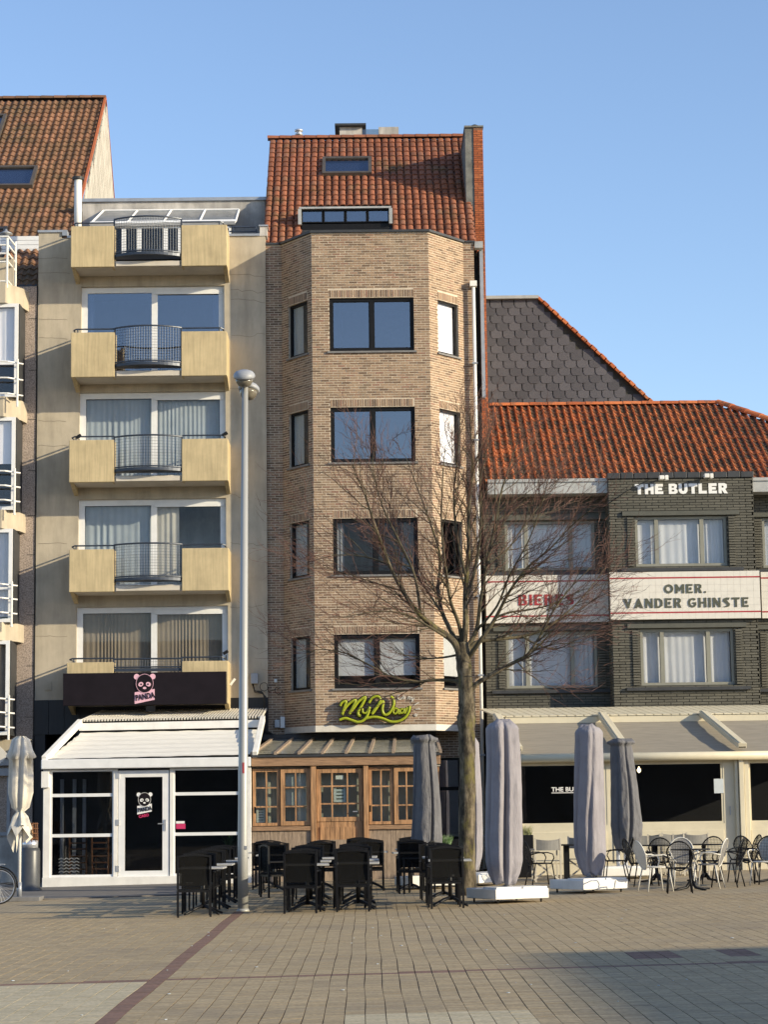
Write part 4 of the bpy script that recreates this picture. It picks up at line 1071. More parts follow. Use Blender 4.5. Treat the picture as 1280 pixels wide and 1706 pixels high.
# ------------------------------------------------------------ olive brick house with the tiled name panels
t_bu=thing('olive_brick_house','low olive-painted brick house with orange pantile roof and white tiled name panels','building',(6,54.5,0))
YRc=54.9; YPr=54.15
frRc=FRONT(YRc); frPr=FRONT(YPr)
xL=P(806,900,YRc).x; pA=P(1018,950,YPr).x; pB=P(1259,950,YPr).x; xR=P(1420,900,YRc).x
zEv=P(920,806,YRc).z; zTop=P(1130,797,YPr).z; 
wl=[RC(842,868,992,950,YRc),RC(844,1052,996,1146,YRc)]; wc=[RC(1059,860,1212,943,YPr),RC(1068,1047,1224,1141,YPr)]
wr=[RC(1271,862,1420,945,YRc),RC(1281,1049,1430,1143,YRc)]
t_cur=t_bu
def dw(fr,rect,holes,ns): return walled(fr,rect,holes,ns,mi='dbrick_i',mo='dbrick_o',mort='mortar_dark',bw=.30,bh=.052,jt=.016,proud=.016)
zg0=2.0
dw(frRc,(xL,pA-.001,zg0,zEv-.12),wl,0); dw(frRc,(pB+.001,xR,zg0,P(1340,800,YRc).z-.12),wr,0)
dw(frPr,(pA,pB,zg0,zTop),wc,300)
# sides of the projecting part
frS=Fr((pA,YRc,0),(0,-1,0),(-1,0,0)); dw(frS,(0,YRc-YPr,zg0,zTop),[],0)
frS2=Fr((pB,YPr,0),(0,1,0),(1,0,0)); dw(frS2,(0,YRc-YPr,zg0,zTop),[],0)
MB().box(xL,xR,YRc+.3,YRc+9,-.2,zEv-.1).build('building_body',M['mortar_dark'],t_bu)
# ground floor wall
MB().box(xL,xR,YRc-.1,YRc+.29,-.2,zg0-.002).build('ground_floor_wall',M['dark'],t_bu)
# stepped brick surrounds and the windows
def surround(fr,w,deep):
    s=MB()
    s_=MB(); fr.box(s_,w[0]-.32,w[1]+.32,w[3]+.02,w[3]+.13,.012,.05+deep); s_.build('lintel',M['butler_paint'],t_bu)
    s_=MB(); fr.box(s_,w[0]-.38,w[1]+.38,w[2]-.13,w[2]-.05,.0,.10); s_.build('sill',M['gutter_dark'],t_bu)
    for sd in (-1,1):
        for k in range(int((w[3]-w[2])/.066)):
            z=w[2]+.01+k*.066
            x0=w[0]-.20 if sd<0 else w[1]+.04; mb=MB()
            fr.box(s,x0,x0+.16,z,z+.046,.0,.055)
    s.build('surround_brick',M['dbrick_i'],t_bu,kind='stuff')
for fr,ws in ((frRc,wl),(frPr,wc),(frRc,wr)):
    for j,w_ in enumerate(ws):
        surround(fr,w_,.03)
        o,pn=window(fr,t_bu,w_[0],w_[1],w_[2],w_[3],splits=(.235,.73),fw=.07,mw=.10,d=-.05,fm=M['butler_frame'],gm=M['g_clear'],rdepth=1.1)
        for (a,b,c,d_) in pn: curtain(fr,o,a,b,c,d_,-.2,M['curtain_white'],random.uniform(.11,.19),.03)
# white tiled panels with lettering
def tile_panel(name,label,x0,y0,x1,y1,Y,lines):
    q=RC(x0,y0,x1,y1,Y); t=thing(name,label,'sign',((q[0]+q[1])/2,Y,q[2]))
    MB().box(q[0],q[1],Y,Y+.12,q[2],q[3]).build('panel_back',M['tile_joint'],t)
    nx=max(1,int(round((q[1]-q[0])/.163))); nz=7; tw=(q[1]-q[0])/nx; th=(q[3]-q[2])/nz
    me=MB(); me.box(.0015,tw-.0015,-.008,0,.0015,th-.0015); ob=me.build('tile',M['tile_white'],t,local=True); mesh=ob.data; bpy.data.objects.remove(ob)
    for i in range(nx):
        for j in range(nz): place(mesh,'tile',Matrix.Translation((q[0]+i*tw,Y+random.uniform(-.001,.001),q[2]+j*th)),t)
    for f in (.14,.87):
        z=q[2]+(q[3]-q[2])*f; MB().box(q[0]-.002,q[1]+.002,Y-.013,Y-.0095,z-.018,z+.018).build('red_stripe',M['letter_red'],t)
    return t,q
M['tile_joint']=mat('pale_tile_joint',(.50,.45,.38),.9)
M['tile_white']=mat('glazed_white_tile',(.70,.66,.58),.35,var=.05,scale=6)
tB,qB=tile_panel('tiled_sign','white tiled band with red lettering BIERES behind the tree branches','810 '.strip() and 810,958,1018,1037,YRc-.13,None)
tO,qO=tile_panel('tiled_sign','white tiled panel lettered OMER. VANDER GHINSTE in dark grey above the awning',1017,952,1267,1031,YPr-.13,None)
tN,qN=tile_panel('tiled_sign','white tiled band cut by the right edge of the photo beside the lettered panel',1269,952,1420,1029,YRc-.13,None)
# art-deco letters as polygons on a unit-high grid
GL={'O':('ring',),'M':[[(0,0),(.0,1),(.22,1),(.5,.55),(.78,1),(1,1),(1,0),(.72,0),(.72,.5),(.5,.2),(.28,.5),(.28,0)]],
'E':[[(0,0),(0,1),(.72,1),(.72,.82),(.26,.82),(.26,.18),(.72,.18),(.72,0)],[(.36,.38),(.36,.62),(.56,.66),(.62,.5),(.56,.34)]],
'R':[[(0,0),(0,1),(.26,1),(.26,0)],[(.26,1),(.55,1),(.74,.86),(.74,.62),(.58,.46),(.80,0),(.52,0),(.30,.46),(.30,.58),(.46,.62),(.50,.74),(.44,.84),(.26,.84)]],
'.':[[(0,0),(0,.2),(.2,.2),(.2,0)]],
'V':[[(.0,1),(.32,1),(.52,.45),(.70,1),(.92,1),(.58,0),(.42,0)]],
'A':[[(.0,0),(.42,1),(.56,1),(.95,0),(.66,0),(.49,.5),(.28,0)],[(.34,.14),(.40,.34),(.60,.34),(.66,.14)]],
'N':[[(0,0),(0,1),(.26,1),(.62,.42),(.62,1),(.82,1),(.82,0),(.58,0),(.24,.56),(.24,0)]],
'D':[[(0,0),(0,1),(.26,1),(.26,0)],[(.26,1),(.5,1),(.78,.80),(.86,.5),(.78,.2),(.5,0),(.26,0),(.26,.16),(.46,.18),(.58,.34),(.6,.5),(.58,.66),(.46,.82),(.26,.84)]],
'G':[[(.86,.86),(.70,.72),(.5,.82),(.32,.72),(.24,.5),(.32,.28),(.5,.18),(.64,.26),(.66,.38),(.48,.38),(.48,.54),(.90,.54),(.88,.26),(.72,.06),(.5,0),(.2,.08),(.04,.3),(0,.5),(.04,.7),(.2,.92),(.5,1),(.72,.96)]],
'H':[[(0,0),(0,1),(.26,1),(.26,0)],[(.60,0),(.60,1),(.86,1),(.86,0)],[(.26,.40),(.26,.60),(.60,.60),(.60,.40)]],
'I':[[(0,0),(0,1),(.26,1),(.26,0)]],
'S':[[(.78,.98),(.66,.74),(.36,.78),(.78,.34),(.70,.08),(.44,0),(.0,.02),(.40,.16),(.50,.26),(.04,.62),(.10,.88),(.40,1)]],
'T':[[(0,1),(.82,1),(.82,.80),(.54,.80),(.54,0),(.28,0),(.28,.80),(0,.80)]],
'B':[[(0,0),(0,1),(.26,1),(.26,0)],[(.26,1),(.6,1),(.76,.88),(.76,.66),(.62,.52),(.80,.38),(.80,.14),(.64,0),(.26,0),(.26,.16),(.5,.16),(.56,.28),(.5,.42),(.26,.42),(.26,.58),(.46,.58),(.52,.70),(.46,.84),(.26,.84)]]}
WD={'O':1.0,'M':1.0,'E':.74,'R':.82,'.':.22,'V':.92,'A':.95,'N':.82,'D':.86,'G':.9,'H':.86,'I':.26,'S':.78,'T':.82,'B':.8}
def deco(parent,s,x0,x1,ytop,ybot,Y,m,gap=.16):
    tot=sum(.45 if c==' ' else WD[c]+gap for c in s)-gap
    pa=P(x0,(ytop+ybot)/2,Y); pb=P(x1,(ytop+ybot)/2,Y); zt_=P((x0+x1)/2,ytop,Y).z; zb_=P((x0+x1)/2,ybot,Y).z
    k=(pb.x-pa.x)/tot; h=zt_-zb_; x=pa.x
    for c in s:
        if c==' ': x+=.45*k; continue
        mb=MB()
        if GL[c][0]=='ring': disc(mb,x+.5*k,zb_+h/2,.5*k,h/2,Y,.01,24,ring=.52)
        else:
            for poly in GL[c]: mb.prism([Vector((x+a*k,Y,zb_+b*h)) for a,b in poly],(0,.01,0))
        mb.build('letter',m,parent); x+=(WD[c]+gap)*k
YO=YPr-.152
deco(tO,'OMER.',1107,1177,973,988,YO,M['letter_olive'],.2)
deco(tO,'VANDER GHINSTE',1039,1248,996,1012,YO,M['letter_olive'],.2)
deco(tB,'BIERES',864,957,990,1008,YRc-.152,M['letter_red'],.2)
# painted name on the wall, one letter after another
t=thing('name_lettering','white block lettering THE BUTLER on the olive brick wall','sign',P(1135,815,YPr))
q=RC(1058,806,1212,823,YPr)
M['letter_white'].name='white_painted_letters'
bf={'T':[[(0,1),(1,1),(1,.7),(.68,.7),(.68,0),(.32,0),(.32,.7),(0,.7)]],'H':[[(0,0),(0,1),(.36,1),(.36,.66),(.64,.66),(.64,1),(1,1),(1,0),(.64,0),(.64,.36),(.36,.36),(.36,0)]],
'E':[[(0,0),(0,1),(.92,1),(.92,.73),(.38,.73),(.38,.63),(.82,.63),(.82,.38),(.38,.38),(.38,.27),(.95,.27),(.95,0)]],
'B':[[(0,0),(0,1),(.34,1),(.34,0)],[(.34,1),(.7,1),(.94,.88),(.94,.66),(.82,.53),(1,.36),(.98,.12),(.74,0),(.34,0),(.34,.24),(.60,.24),(.64,.32),(.58,.40),(.34,.40),(.34,.60),(.56,.60),(.6,.68),(.56,.76),(.34,.76)]],
'U':[[(0,1),(.36,1),(.36,.34),(.5,.26),(.64,.34),(.64,1),(1,1),(1,.28),(.8,.04),(.5,-.02),(.2,.04),(0,.28)]],
'L':[[(0,1),(.38,1),(.38,.28),(.92,.28),(.92,0),(0,0)]],
'R':[[(0,0),(0,1),(.36,1),(.36,0)],[(.36,1),(.7,1),(.95,.88),(.95,.56),(.76,.42),(1.04,0),(.64,0),(.36,.38),(.36,.55),(.54,.56),(.6,.66),(.54,.75),(.36,.75)]]}
s='THE BUTLER'; adv={' ':.45}; tot=sum(adv.get(c,1.12) for c in s)-.12; k=(q[1]-q[0])/tot; x=q[0]
for c in s:
    if c!=' ':
        mb=MB()
        for poly in bf[c]: mb.prism([Vector((x+a*k,YPr-.026,q[2]+b*(q[3]-q[2]))) for a,b in poly],(0,.010,0))
        mb.build('letter',M['letter_white'],t)
    x+=adv.get(c,1.12)*k
for (x,y) in ((1105,796),(1180,793)):
    p=P(x,y,YPr-.25); f=MB(); f.box(p.x-.10,p.x+.02,YPr-.35,YPr-.18,p.z-.05,p.z+.05); f.box(p.x+.05,p.x+.13,YPr-.30,YPr-.16,p.z-.06,p.z+.06); f.tube([(p.x,YPr-.25,p.z),(p.x,YPr-.02,p.z+.02)],.02,6); f.build('sign_light',M['white_warm'],t_bu,bevel=.01)
cable('light_cable',[P(1006,845,YPr-.04),P(1045,818,YPr-.04),P(1090,795,YPr-.05),P(1130,794,YPr-.05),P(1180,796,YPr-.05),P(1232,792,YPr-.05)],.009,M['cable'],t_bu)
# gutters
q=RC(800,800,1028,823,YRc-.55); g=MB(); g.box(q[0]+.2,q[1],YRc-.62,YRc-.012,q[2],q[3]); g.box(q[0]+.2,q[1]+.02,YRc-.66,YRc-.10,q[3]-.06,q[3]+.02); g.build('gutter',M['zinc'],t_bu)
q=RC(1243,797,1430,819,YRc-.55); g=MB(); g.box(q[0],q[1],YRc-.62,YRc-.012,q[2],q[3]); g.box(q[0]-.02,q[1],YRc-.66,YRc-.10,q[3]-.06,q[3]+.02); g.build('gutter',M['zinc'],t_bu)
# parapet tiles on the projecting wall
n=11; wv_=(pB-pA+.08)/n
for k in range(n):
    mb=MB(); mb.box(pA-.04+wv_*k+.008,pA-.04+wv_*(k+1)-.008,YPr-.06,YPr+.26,zTop+.002,zTop+.15+.01*(k%2)); mb.build('coping_tile',M['gutter_dark'],t_bu,bevel=.012)
# roof
th2=R(31); S2=Vector((0,math.cos(th2),math.sin(th2))); O2=Vector((P(808,800,YRc).x,YRc-.35,zEv-.02)); n2=UX.cross(S2).normalized()
q1=on_slope(822,682,O2,S2,n2); q2=on_slope(1190,674,O2,S2,n2); LS=(q2-O2).dot(S2)
rh2=.29; nr2=int(LS/rh2); rh2=LS/nr2; cw2=.192; wfull=P(1430,800,YRc).x-O2.x; nc2=int(wfull/cw2)
hip=q2.x; zhip=q2.z
def ok2(u,v):
    X=O2.x+u+cw2*.5; vv=v+.15
    hipX=hip+(LS-vv)*math.cos(th2)*1.0
    if X-cw2*.9>hipX: return False
    # keep tiles out of the projecting parapet
    Y=O2.y+vv*S2.y
    if pA-.08<X<pB+.08 and Y<YPr+.95 and False: return False
    if u/cw2==9 and False: return False
    return True
mb=MB(); mb.prism([O2-n2*.03,O2+UX*(hip+LS*math.cos(th2)-O2.x)-n2*.03,Vector((hip,q2.y,q2.z))-n2*.03,Vector((O2.x,q2.y,q2.z))-n2*.03],n2*-.12)
rf2=mb.build('roof',M['gutter_dark'],t_bu)
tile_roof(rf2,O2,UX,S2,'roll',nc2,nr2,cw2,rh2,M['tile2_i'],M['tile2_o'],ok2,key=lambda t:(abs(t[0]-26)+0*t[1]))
mb=MB(); mb.prism([Vector((O2.x,q2.y,q2.z-.05)),Vector((hip,q2.y,q2.z-.05)),Vector((hip+4,q2.y+4,q2.z-2.6)),Vector((O2.x,q2.y+4,q2.z-2.6))],(0,0,-.1)); mb.build('rear_roof',M['tile2_i'],t_bu)
mb=MB(); h0=Vector((hip,q2.y,q2.z-.04)); h1=Vector((hip+LS*S2.y,O2.y,O2.z)); mb.prism([h0,h1,h1+Vector((0,9,0))],(0,0,-.1)); mb.build('hip_roof',M['tile2_i'],t_bu)
ridge_tiles(rf2,(O2.x,q2.y,q2.z+.02),(hip+.1,q2.y,q2.z+.02),.12,13,M['tile2_o'])
ridge_tiles(rf2,h1+Vector((.05,0,.05)),h0+Vector((.10,0,.06)),.15,14,M['tile2_o'])
# ------------------------------------------------------------ white veranda of the corner snack bar
YV=51.2; frV1=FRONT(YV)
def gzz(px,Y): return gz(P(px,1460,Y).x)
t_v=thing('white_veranda','white framed glass veranda with sloping white awning and panda logo on its door','veranda',(-5.2,YV,gz(-5.2)))
E0=P(73,1270,YV-.1); E1=P(424,1262,YV-.1); Tz=P(280,1207,53.0).z; T0=P(132,1209,53.0); T1=P(437,1203,53.0)
x0=P(74,1370,YV).x; x1=P(419,1370,YV).x
zc0=P(180,1283,YV).z; zs=P(180,1460,YV).z; zb_=P(180,1475,YV).z
MB().box(x0-.03,x1,YV-.12,YV+.1,zb_-.25,zs).build('base_rail',M['white_warm'],t_v,bevel=.01)
def vx(x): return P(x,1370,YV).x
def vz(y,x=180): return P(x,y,YV).z
MB().box(x0-.06,x1,YV-.22,YV+.05,vz(1280),vz(1264)).build('front_gutter',M['white'],t_v,bevel=.02)
# fixed panels and door
wins=[(86,188),(291,398)]
for (a,b) in wins:
    window(frV1,t_v,vx(a)-.04,vx(b)+.04,zs,vz(1281),hsplits=(.385,.76),fw=.05,mw=.075,d=.02,fm=M['white'],gm=M['g_dark'],recess=False)
for (a,b) in ((72,84),(189,196),(283,290),(399,419)):
    MB().box(vx(a),vx(b),YV-.05,YV+.08,zs,vz(1281)).build('post',M['white_warm'],t_v,bevel=.008)
q=(vx(197),vx(282)); dt=vz(1283,240); 
o,pn=window(frV1,t_v,q[0],q[1],zs-.03,dt,fw=.155,d=.03,fm=M['white'],gm=M['g_dark'],recess=False,name='door')
MB().tube([(q[1]-.09,YV-.07,vz(1373)),(q[1]-.26,YV-.07,vz(1373))],.013,6).build('handle',M['alu'],o)
MB().box(q[1]-.12,q[1]-.07,YV-.045,YV-.029,vz(1385),vz(1366)).build('lock_plate',M['alu'],o)
hb=MB()
for y in (1292,1370,1447): hb.box(q[0]-.05,q[0]+.03,YV-.06,YV-.01,vz(y+5),vz(y-5))
hb.build('hinge',M['alu'],o)
c0=P(241,1332,YV-.01); panda(o,c0.x,c0.z,24/70.5,YV-.04,M['letter_white'],M['black_sign'])
text_obj('logo_word','CASO',.09,M['magenta'],o,(c0.x-.13,YV-.04,c0.z-.42),(R(90),R(-10),0),offset=.004,extrude=.002)
p=P(292,1377,YV-.02); MB().box(p.x+.02,p.x+.24,YV-.03,YV-.026,p.z-.05,p.z+.07).build('sticker',M['magenta'],t_v); MB().box(p.x+.02,p.x+.22,YV-.03,YV-.026,p.z+.075,p.z+.13).build('sticker',M['letter_white'],t_v)
# sloping awning between two rafters
aw=MB(); n=36; vs=[]
a0=E0+Vector((.02,.02,.08)); a1=E1+Vector((-.02,.02,.08)); b0=T0+Vector((.03,0,-.17)); b1=T1+Vector((-.03,0,-.17))
for j in range(n+1):
    for i in range(31):
        t=i/30;u=j/n; p=a0.lerp(a1,t).lerp(b0.lerp(b1,t),u); sag=-.022*abs(math.sin(u*math.pi*6))-.02*math.sin(u*math.pi)
        vs.append(p+Vector((0,0,sag+.006*math.sin(t*40+j*2))))
aw.add(vs,[(j*31+i,j*31+i+1,(j+1)*31+i+1,(j+1)*31+i) for j in range(n) for i in range(30)]); aw.build('awning_fabric',M['awning_white'],t_v,smooth=True)
for a_,b_ in ((E0,T0),(E1,T1)):
    d=(b_-a_); L=d.length; d.normalize(); s_=Vector((1,0,0)); n_=s_.cross(d).normalized()
    MB().obox(a_-s_*.05,s_,d,n_,.12,L+.05,.16).build('rafter',M['white_warm'],t_v,bevel=.01)
d=(E0-T0)
M['sheet_shade_dirt']=mat('shaded_dirty_sheet_valley',(.20,.18,.13),.8,var=.3,scale=5)  # dark colour stands for shadow between the ribs, with some valley dirt
# corrugated top sheet from the house wall to the awning box
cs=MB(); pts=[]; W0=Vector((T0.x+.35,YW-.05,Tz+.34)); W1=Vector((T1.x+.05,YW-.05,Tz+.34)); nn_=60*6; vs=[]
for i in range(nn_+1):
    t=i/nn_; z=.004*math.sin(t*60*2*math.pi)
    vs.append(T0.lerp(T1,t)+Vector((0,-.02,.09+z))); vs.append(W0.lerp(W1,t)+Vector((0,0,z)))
cs.add(vs,[(2*i,2*i+2,2*i+3,2*i+1) for i in range(nn_)]); cso=cs.build('corrugated_sheet',M['sheet_shade_dirt'],t_v,smooth=True)
rb=MB()
for k in range(62):
    t=(k+.5)/62; a=T0.lerp(T1,t)+Vector((0,-.03,.10)); b=W0.lerp(W1,t)+Vector((0,0,.05)); d=b-a; L=d.length; d.normalize(); rb.obox(a,UX,d,UX.cross(d).normalized(),.034,L,.055)
rb.build('sheet_rib',M['band'],cso,kind='stuff')
MB().prism([T0+Vector((0,-.05,-.12)),T1+Vector((0,-.05,-.12)),T1+Vector((0,-.05,.06)),T0+Vector((0,-.05,.06))],(0,.12,0)).build('awning_box',M['white_warm'],t_v)
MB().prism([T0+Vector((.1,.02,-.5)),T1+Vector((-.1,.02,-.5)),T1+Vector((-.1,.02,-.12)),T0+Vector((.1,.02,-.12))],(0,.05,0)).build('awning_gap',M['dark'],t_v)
# side walls
for xx in (x0,x1-.03):
    MB().box(xx,xx+.03,YV+.1,YW-.1,-.3,zs).build('side_base',M['white_warm'],t_v)
    MB().box(xx+.012,xx+.02,YV+.1,YW-.1,zs,vz(1281)).build('side_glass',M['g_dark'],t_v)
a,b,c,d_=RC(69,1285,82,1312,YV-.1); MB().box(a,b,YV-.16,YV-.051,c,d_).build('meter_box',M['white_warm'],t_v,bevel=.01)
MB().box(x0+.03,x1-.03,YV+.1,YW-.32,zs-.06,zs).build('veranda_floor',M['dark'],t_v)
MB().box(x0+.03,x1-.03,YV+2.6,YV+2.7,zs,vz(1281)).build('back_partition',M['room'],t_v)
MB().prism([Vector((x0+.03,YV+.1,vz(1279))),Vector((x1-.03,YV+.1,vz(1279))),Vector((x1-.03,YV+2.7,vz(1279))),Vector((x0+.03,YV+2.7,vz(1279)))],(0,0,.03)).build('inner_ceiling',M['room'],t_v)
# folded shutters seen inside
for k,x in enumerate((92,112,128)):
    MB().box(vx(x),vx(x+6),YV+.8+.1*k,YV+.84+.1*k,zs,vz(1296)).build('inner_post',M['metal_grey'],t_v)
# wooden chairs and a white lattice inside
def wood_chair(label,px,Y,rz):
    X=P(px,1450,Y).x; t=thing('wooden_chair',label,'chair',(X,Y,zs),'wooden chairs stored inside the veranda',rz)
    for sx in (-1,1):
        MB().tube([(sx*.19,-.2,0),(sx*.2,-.24,.95)],.02,6).build('leg',M['wood_brown'],t,local=True)
        MB().tube([(sx*.19,.2,0),(sx*.19,.2,.45)],.02,6).build('leg',M['wood_brown'],t,local=True)
    MB().box(-.22,.22,-.22,.22,.45,.48).build('seat',M['wood_brown'],t,local=True)
    for z in (.15,.3,.62,.76,.9): MB().box(-.2,.2,-.24,-.22,z,z+.035).build('slat',M['wood_brown'],t,local=True)
wood_chair('brown wooden chair behind the lower pane, the left of two by the white lattice',130,YV+.7,.1)
wood_chair('brown wooden chair behind the lower pane, the right of two, nearest the veranda door',170,YV+.8,-.1)
t=thing('lattice_crate','white lattice crate behind the lower left pane of the white veranda','crate',(vx(92),YV+.4,zs))
l_=MB()
for k in range(6):
    for j in range(4):
        xa=vx(81)+.2+.12*j; z=zs+.02+.075*k
        l_.prism([Vector((xa,YV+.3,z)),Vector((xa+.06,YV+.3,z+.03)),Vector((xa+.12,YV+.3,z)),Vector((xa+.12,YV+.3,z+.02)),Vector((xa+.06,YV+.3,z+.05)),Vector((xa,YV+.3,z+.02))],(0,.03,0))
l_.build('lattice',M['white'],t); MB().box(vx(81)+.2,vx(81)+.68,YV+.35,YV+.7,zs,zs+.05).build('crate_floor',M['white'],t)
t=thing('agave_plant','spiky green plant behind the veranda glass beside the lamp post','plant',(vx(381),YV+.5,zs+.55))
MB().lathe((vx(381),YV+.5,zs),[(.14,0),(.2,.55)],14).build('pot',M['black_sign'],t)
lf=MB(); rr=random.Random(5)
for k in range(34):
    a=rr.uniform(0,6.28); el_=rr.uniform(.15,1.3); L=rr.uniform(.35,.6); c=Vector((vx(381),YV+.5,zs+.55)); dx=Vector((math.cos(a)*math.cos(el_),math.sin(a)*math.cos(el_)*.6,math.sin(el_))); sd_=dx.cross(ZV).normalized()*.025
    m_=c+dx*L*.55; e=c+dx*L-ZV*.10*L/.5; lf.add([c-sd_,c+sd_,m_+sd_*1.2,m_-sd_*1.2,e],[(0,1,2,3),(3,2,4)])
lf.build('leaves',M['leaf'],t,kind='stuff')

# ------------------------------------------------------------ wooden veranda
t_w=thing('wooden_veranda','teak framed veranda with small-paned windows and a sloping glass roof','veranda',(-1,YV,gz(-1)))
frV2=FRONT(YV+.05); YQ=YV+.05
wx=lambda x:P(x,1340,YQ).x; wz=lambda y,x=560:P(x,y,YQ).z
xe=wx(735); xs=wx(420)
MB().box(xs,xe,YQ-.14,YQ+.06,wz(1275),wz(1260)).build('beam',M['wood_h'],t_w,bevel=.01)
MB().box(xs,xe,YQ-.18,YQ-.05,wz(1260)+.001,wz(1256)).build('gutter',M['gutter_dark'],t_w)
MB().box(xs,xe,YQ-.03,YQ+.05,-.25,wz(1397)-.02).build('base_board',M['wood_grey'],t_w)
k=0; x=xs
while x<xe-.02:
    w_=.105+.02*math.sin(k*2.3)
    if not (wx(526)<x+.05<wx(607)): MB().box(x+.003,min(x+w_,xe)-.003,YQ-.055,YQ-.031,-.05,wz(1382)).build('plank',M['wood_grey'],t_w)
    x+=w_; k+=1
MB().box(xs,wx(524),YQ-.10,YQ+.05,wz(1382)+.001,wz(1375)).build('rail',M['wood_h'],t_w); MB().box(wx(608),xe,YQ-.10,YQ+.05,wz(1382)+.001,wz(1375)).build('rail',M['wood_h'],t_w)
def pwin(x0,x1,y0,y1,nx,ny,fw,d=.02,name='window',gm='g_dark',bars=None):
    a,b,c,e=wx(x0),wx(x1),wz(y1),wz(y0)
    sp=[((i+1)/nx) for i in range(nx-1)]; hs=[((i+1)/ny) for i in range(ny-1)]
    return window(frV2,t_w,a,b,c,e,splits=sp,hsplits=hs,fw=fw,mw=.035,d=d,fm=M['wood'],gm=M[gm],recess=False,name=name)
M['g_wood']=glass('greenish_old_glass',(.88,.91,.89),.03,.6)
wlist=[(421,467,1279,1374,2,3,.07),(468,518,1279,1374,2,3,.10),(615,656,1279,1374,2,3,.07),(657,699,1279,1374,2,3,.10),(700,733,1279,1374,2,3,.08)]
for i,wd in enumerate(wlist):
    o,pn=pwin(*wd[:4],wd[4],wd[5],wd[6],d=.03 if i in(1,3) else -.01,gm='g_wood')
    q=pn[0][0],pn[-1][1]
    if i==1:
        for j in (1,2,4,5,3): 
            b=MB(); frV2.box(b,pn[j][0]+.01,pn[j][1]-.01,pn[j][2]+.01,pn[j][3]-.005,-.10,-.095); b.build('pinned_sheet',M['paper'],o)
    if i==0:
        b=MB(); frV2.box(b,pn[0][0]+.01,pn[0][1]-.02,pn[0][2]+.01,pn[0][3]-.01,-.10,-.095); s_=b.build('notice',M['paper'],o)
        for k in range(5): b=MB(); frV2.box(b,pn[0][0]+.06,pn[0][1]-.06,pn[0][2]+.06+k*.06,pn[0][2]+.075+k*.06,-.0949,-.0935); b.build('printed_line',M['letter_olive'],o)
    curtain(frV2,o,q[0],q[1],pn[0][2],pn[-1][3],-.25,M['curtain_net'] if 'curtain_net' in M else M['curtain_dim'],.16,.02)
for (a,b) in ((518,527),(606,614)):
    MB().box(wx(a),wx(b),YQ-.11,YQ+.06,-.2,wz(1276)).build('post',M['wood'],t_w,bevel=.008)
o,pn=pwin(528,605,1280,1368,3,3,.10,name='door',gm='g_wood')
curtain(frV2,o,pn[0][0],pn[-1][1],pn[0][2],pn[-1][3],-.25,M['curtain_dim'],.2,.02)
b=MB(); frV2.box(b,pn[4][0]+.02,pn[4][1]-.02,pn[4][2]+.02,pn[4][3]-.02,-.045,-.04); b.build('notice',M['paper'],o)
for k in range(4): b=MB(); frV2.box(b,pn[4][0]+.08,pn[4][1]-.08,pn[4][2]+.08+k*.08,pn[4][2]+.11+k*.08,-.0399,-.0385); b.build('printed_line',M['letter_olive'],o)
b=MB(); frV2.box(b,pn[5][0]+.07,pn[5][1]-.08,pn[5][2]+.14,pn[5][3]-.06,-.04,-.03); b.build('door_plate',M['letter_white'],o)
lo=MB(); frV2.box(lo,wx(528),wx(605),-.1,wz(1368),-.06,.0); lo.build('lower_panel',M['wood'],o)
for k in range(7):
    a=wx(533)+k*(wx(592)-wx(533))/7; MB().box(a+.004,a+(wx(592)-wx(533))/7-.004,YQ-.025,YQ-.0005,.15,wz(1377)).build('board',M['wood'],o)
MB().tube([(wx(596),YQ-.07,wz(1352)),(wx(588),YQ-.07,wz(1352))],.014,6).build('handle',M['metal_grey'],o)
for x in (425,617): MB().box(wx(x)-.02,wx(x)+.02,YQ-.04,YQ-.02,wz(1353),wz(1342)).build('latch',M['black_frame'],t_w)
# glass roof
g0=Vector((xs,YQ-.12,wz(1256)+.02)); g1=Vector((xe,YQ-.12,wz(1256)+.02)); zz=P(560,1230,YB2-.5).z
h0_=Vector((xs+.35,YB2-.35,zz)); h1_=Vector((xe,YB2-.35,zz))
gr=MB(); gr.quad(g0,g1,h1_,h0_); ro=gr.build('glass_roof',M['dirty_glass'],t_w)
for k in range(9):
    t=k/8; a=g0.lerp(g1,t); b=h0_.lerp(h1_,t); d=(b-a); L=d.length; d.normalize(); MB().obox(a-Vector((.03,0,.03)),UX,d,UX.cross(d).normalized(),.07,L,.07).build('glazing_bar',M['wood_grey'],ro)
MB().box(xs,xe,YB2-.4,YB2-.02,zz-.02,zz+.12).build('lead_flashing',M['gutter_dark'],t_w)
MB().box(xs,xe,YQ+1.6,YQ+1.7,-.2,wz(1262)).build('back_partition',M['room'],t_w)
MB().box(xs-.001,xe,YQ+.1,YQ+1.6,wz(1278),wz(1276)).build('inner_ceiling',M['curtain_dim'],t_w)

